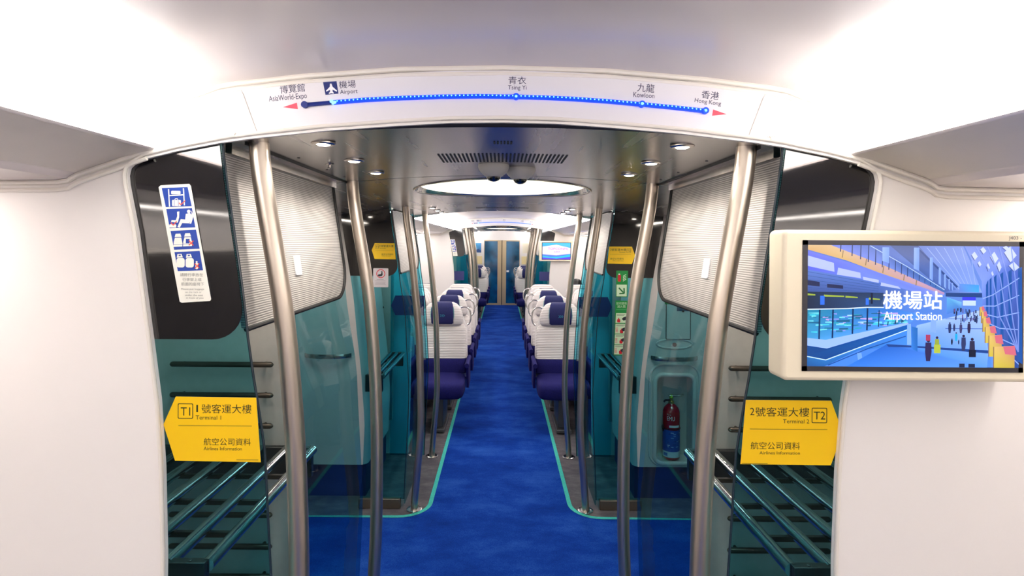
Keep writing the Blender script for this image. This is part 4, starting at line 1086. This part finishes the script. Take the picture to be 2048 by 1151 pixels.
rows_ = [(5.47, 0, 'navy headrest to the viewer'), (6.17, 0, 'navy headrest to the viewer'), (6.85, 0, 'navy headrest to the viewer'), (7.22, PI, 'white back shell to the viewer'), (7.93, PI, 'white back shell to the viewer')]
for i, (y, rz, how) in enumerate(rows_):
    for sg, sd in ((-1, 'opposite the TV'), (1, 'TV side')):
        for j, pos in enumerate(('aisle', 'window')):
            loop = 0 if j else (-sg if rz == 0 else sg)
            seat(loop, (-sg if rz == 0 else sg), '%s seat, %s row, %s, %s' % (pos, ords[i], sd, how), (sg*SEATX[j], y, 0), rz, 'cream and navy train seats')
for i, y in enumerate((12.75, 13.5, 14.25)):
    for sg, sd in ((-1, 'opposite the TV'), (1, 'TV side')):
        for j, pos in enumerate(('aisle', 'window')):
            seat(0 if j else -sg, -sg, 'distant %s seat near the end doors %s, %s row there' % (pos, sd, ords[i]), (sg*SEATX[j], y, 0), 0, 'distant train seats')

# ------------------------------------------------------------------ passenger, only the top of the head shows
def skinned(name, verts, edges, radii, m, parent=None, loc=(0, 0, 0), root=0, sub=2):
    me = bpy.data.meshes.new(name); me.from_pydata(verts, edges, []); me.materials.append(m)
    o = bpy.data.objects.new(name, me); COL.objects.link(o); o.location = loc
    s_ = o.modifiers.new('skin', 'SKIN'); s_.use_smooth_shade = True
    for i, v in enumerate(me.skin_vertices[0].data):
        r = radii[i]; v.radius = r if isinstance(r, tuple) else (r, r); v.use_root = (i == root)
    b = o.modifiers.new('subdivision', 'SUBSURF'); b.levels = sub; b.render_levels = sub
    if parent: o.parent = parent
    return o
SKIN = mat('skin', '#c99a80', .5); HAIR = mat('black_hair', '#0c0a0b', .45); SHIRT = mat('dark_shirt', '#23242e', .8)
bv = [(0, 0, .55), (0, .0, .70), (0, -.01, .86), (0, .0, .96), (0, .0, 1.02), (0, .01, 1.09), (0, .01, 1.15),
      (.10, .05, .53), (.12, .40, .53), (.12, .44, .12), (.12, .54, .05), (-.10, .05, .53), (-.12, .40, .53), (-.12, .44, .12), (-.12, .54, .05),
      (.17, .0, .92), (.20, .06, .70), (.13, .25, .62), (.10, .32, .62), (-.17, .0, .92), (-.20, .06, .70), (-.13, .25, .62), (-.10, .32, .62)]
be = [(0, 1), (1, 2), (2, 3), (3, 4), (4, 5), (5, 6), (0, 7), (7, 8), (8, 9), (9, 10), (0, 11), (11, 12), (12, 13), (13, 14), (3, 15), (15, 16), (16, 17), (17, 18), (3, 19), (19, 20), (20, 21), (21, 22)]
br = [(.14, .11), (.13, .10), (.14, .10), (.09, .08), (.05, .05), (.075, .085), (.06, .07), .085, .065, .045, (.035, .03), .085, .065, .045, (.035, .03), .05, .042, .033, .028, .05, .042, .033, .028]
person = skinned('person', bv, be, br, SHIRT, loc=(1.10, 8.10, 0)); tag(person, 'person with black hair seated beyond the fourth seat row, TV side', 'person')
m = MB(); m.rows([superrow(hx, hy, 0, cy, z, 24, 1.0) for z, hx, cy, hy in ((1.02, .05, .01, .05), (1.045, .062, .015, .075), (1.09, .074, .01, .09), (1.14, .077, .0, .094), (1.185, .062, -.005, .078), (1.21, .035, -.005, .045), (1.216, .01, -.005, .01))], True, True)
m.build('head', SKIN, person, angle=80)
m = MB(); m.rows([superrow(hx, hy, 0, cy, z, 24, 1.0) for z, hx, cy, hy in ((1.03, .055, -.03, .05), (1.08, .08, -.02, .08), (1.13, .085, -.012, .09), (1.19, .074, -.01, .088), (1.222, .045, -.008, .055), (1.230, .012, -.008, .012))], True, True)
m.build('hair', HAIR, person, angle=80)

# ------------------------------------------------------------------ end wall and double doors
m = MB(); DX, DZ = .50, 1.82
for a0, a1, z0, z1 in ((-1.45, -DX, 0, 2.45), (DX, 1.45, 0, 2.45), (-DX, DX, DZ, 2.45)): m.box(a0, a1, ENDY, ENDY+.06, z0, z1)
struct(m, 'wall_end', WHITE, smooth=False)
DG = mat('dark_teal_door_glass', '#0a5f8a', .08, .35, var=.5, scale=3, spec=1.0, coat=1.0)
for sg, nm in ((-1, 'door_5'), (1, 'door_6')):
    m = MB(); a0, a1 = (sg*.01, sg*DX) if sg > 0 else (-DX, -.01)
    fw = .07
    inner_ = a0 if sg > 0 else a1
    m.box(a0, a1, ENDY-.02, ENDY+.02, DZ-.03, DZ-.002); m.box(a0, a1, ENDY-.02, ENDY+.02, .008, .06)
    m.box(min(inner_, inner_+sg*.11), max(inner_, inner_+sg*.11), ENDY-.02, ENDY+.02, .06, DZ-.03)
    m.box(min(sg*DX, sg*(DX-.012)), max(sg*DX, sg*(DX-.012)), ENDY-.02, ENDY+.02, .06, DZ-.03)
    d = struct(m, nm, BEIGE, smooth=False)
    m = MB(); m.box(min(sg*.12, sg*.488), max(sg*.12, sg*.488), ENDY-.004, ENDY+.004, .06, DZ-.03); m.build('pane', DG, d, smooth=False)
    if sg > 0:
        m = MB(); m.box(.13, .20, ENDY-.008, ENDY-.0045, .93, .98); m.build('door_label', mat('white_label', '#f4f8fa', .25), d)
for sg, sd in ((-1, 'opposite the TV'), (1, 'TV side')):
    a = Art(lambda u, v, h: ((u-.5)*.19, -h, (.5-v)*.30), 3e-4); a.slab([(0, 0), (1, 0), (1, 1), (0, 1)], .01, '#f4efe6')
    if sg < 0: a.poly([(.08, .06), (.92, .06), (.92, .94), (.08, .94)], ['#5cb4e4', '#4a9cdc', '#2c5ca4', '#8cc0e4']); a.poly([(.1, .7), (.5, .6), (.9, .75), (.9, .9), (.1, .9)], '#30508c')
    else: a.poly([(.08, .06), (.92, .06), (.92, .94), (.08, .94)], ['#f4ecd8', '#f0e6c8', '#e8dcc0', '#f4ecd8'])
    t = a.build('poster', loc=(sg*.66, ENDY-.012, 1.60)); tag(t, '%s poster beside the end doors %s' % ('blue' if sg < 0 else 'pale cream', sd), 'poster')
    a = Art(lambda u, v, h: ((u-.5)*.22, -h, (.5-v)*.22), 3e-4); a.slab([(0, 0), (1, 0), (1, 1), (0, 1)], .01, '#f2dfa6')
    t = a.build('poster', loc=(sg*.66, ENDY-.012, 1.26)); tag(t, 'pale yellow notice low beside the end doors %s' % sd, 'poster')
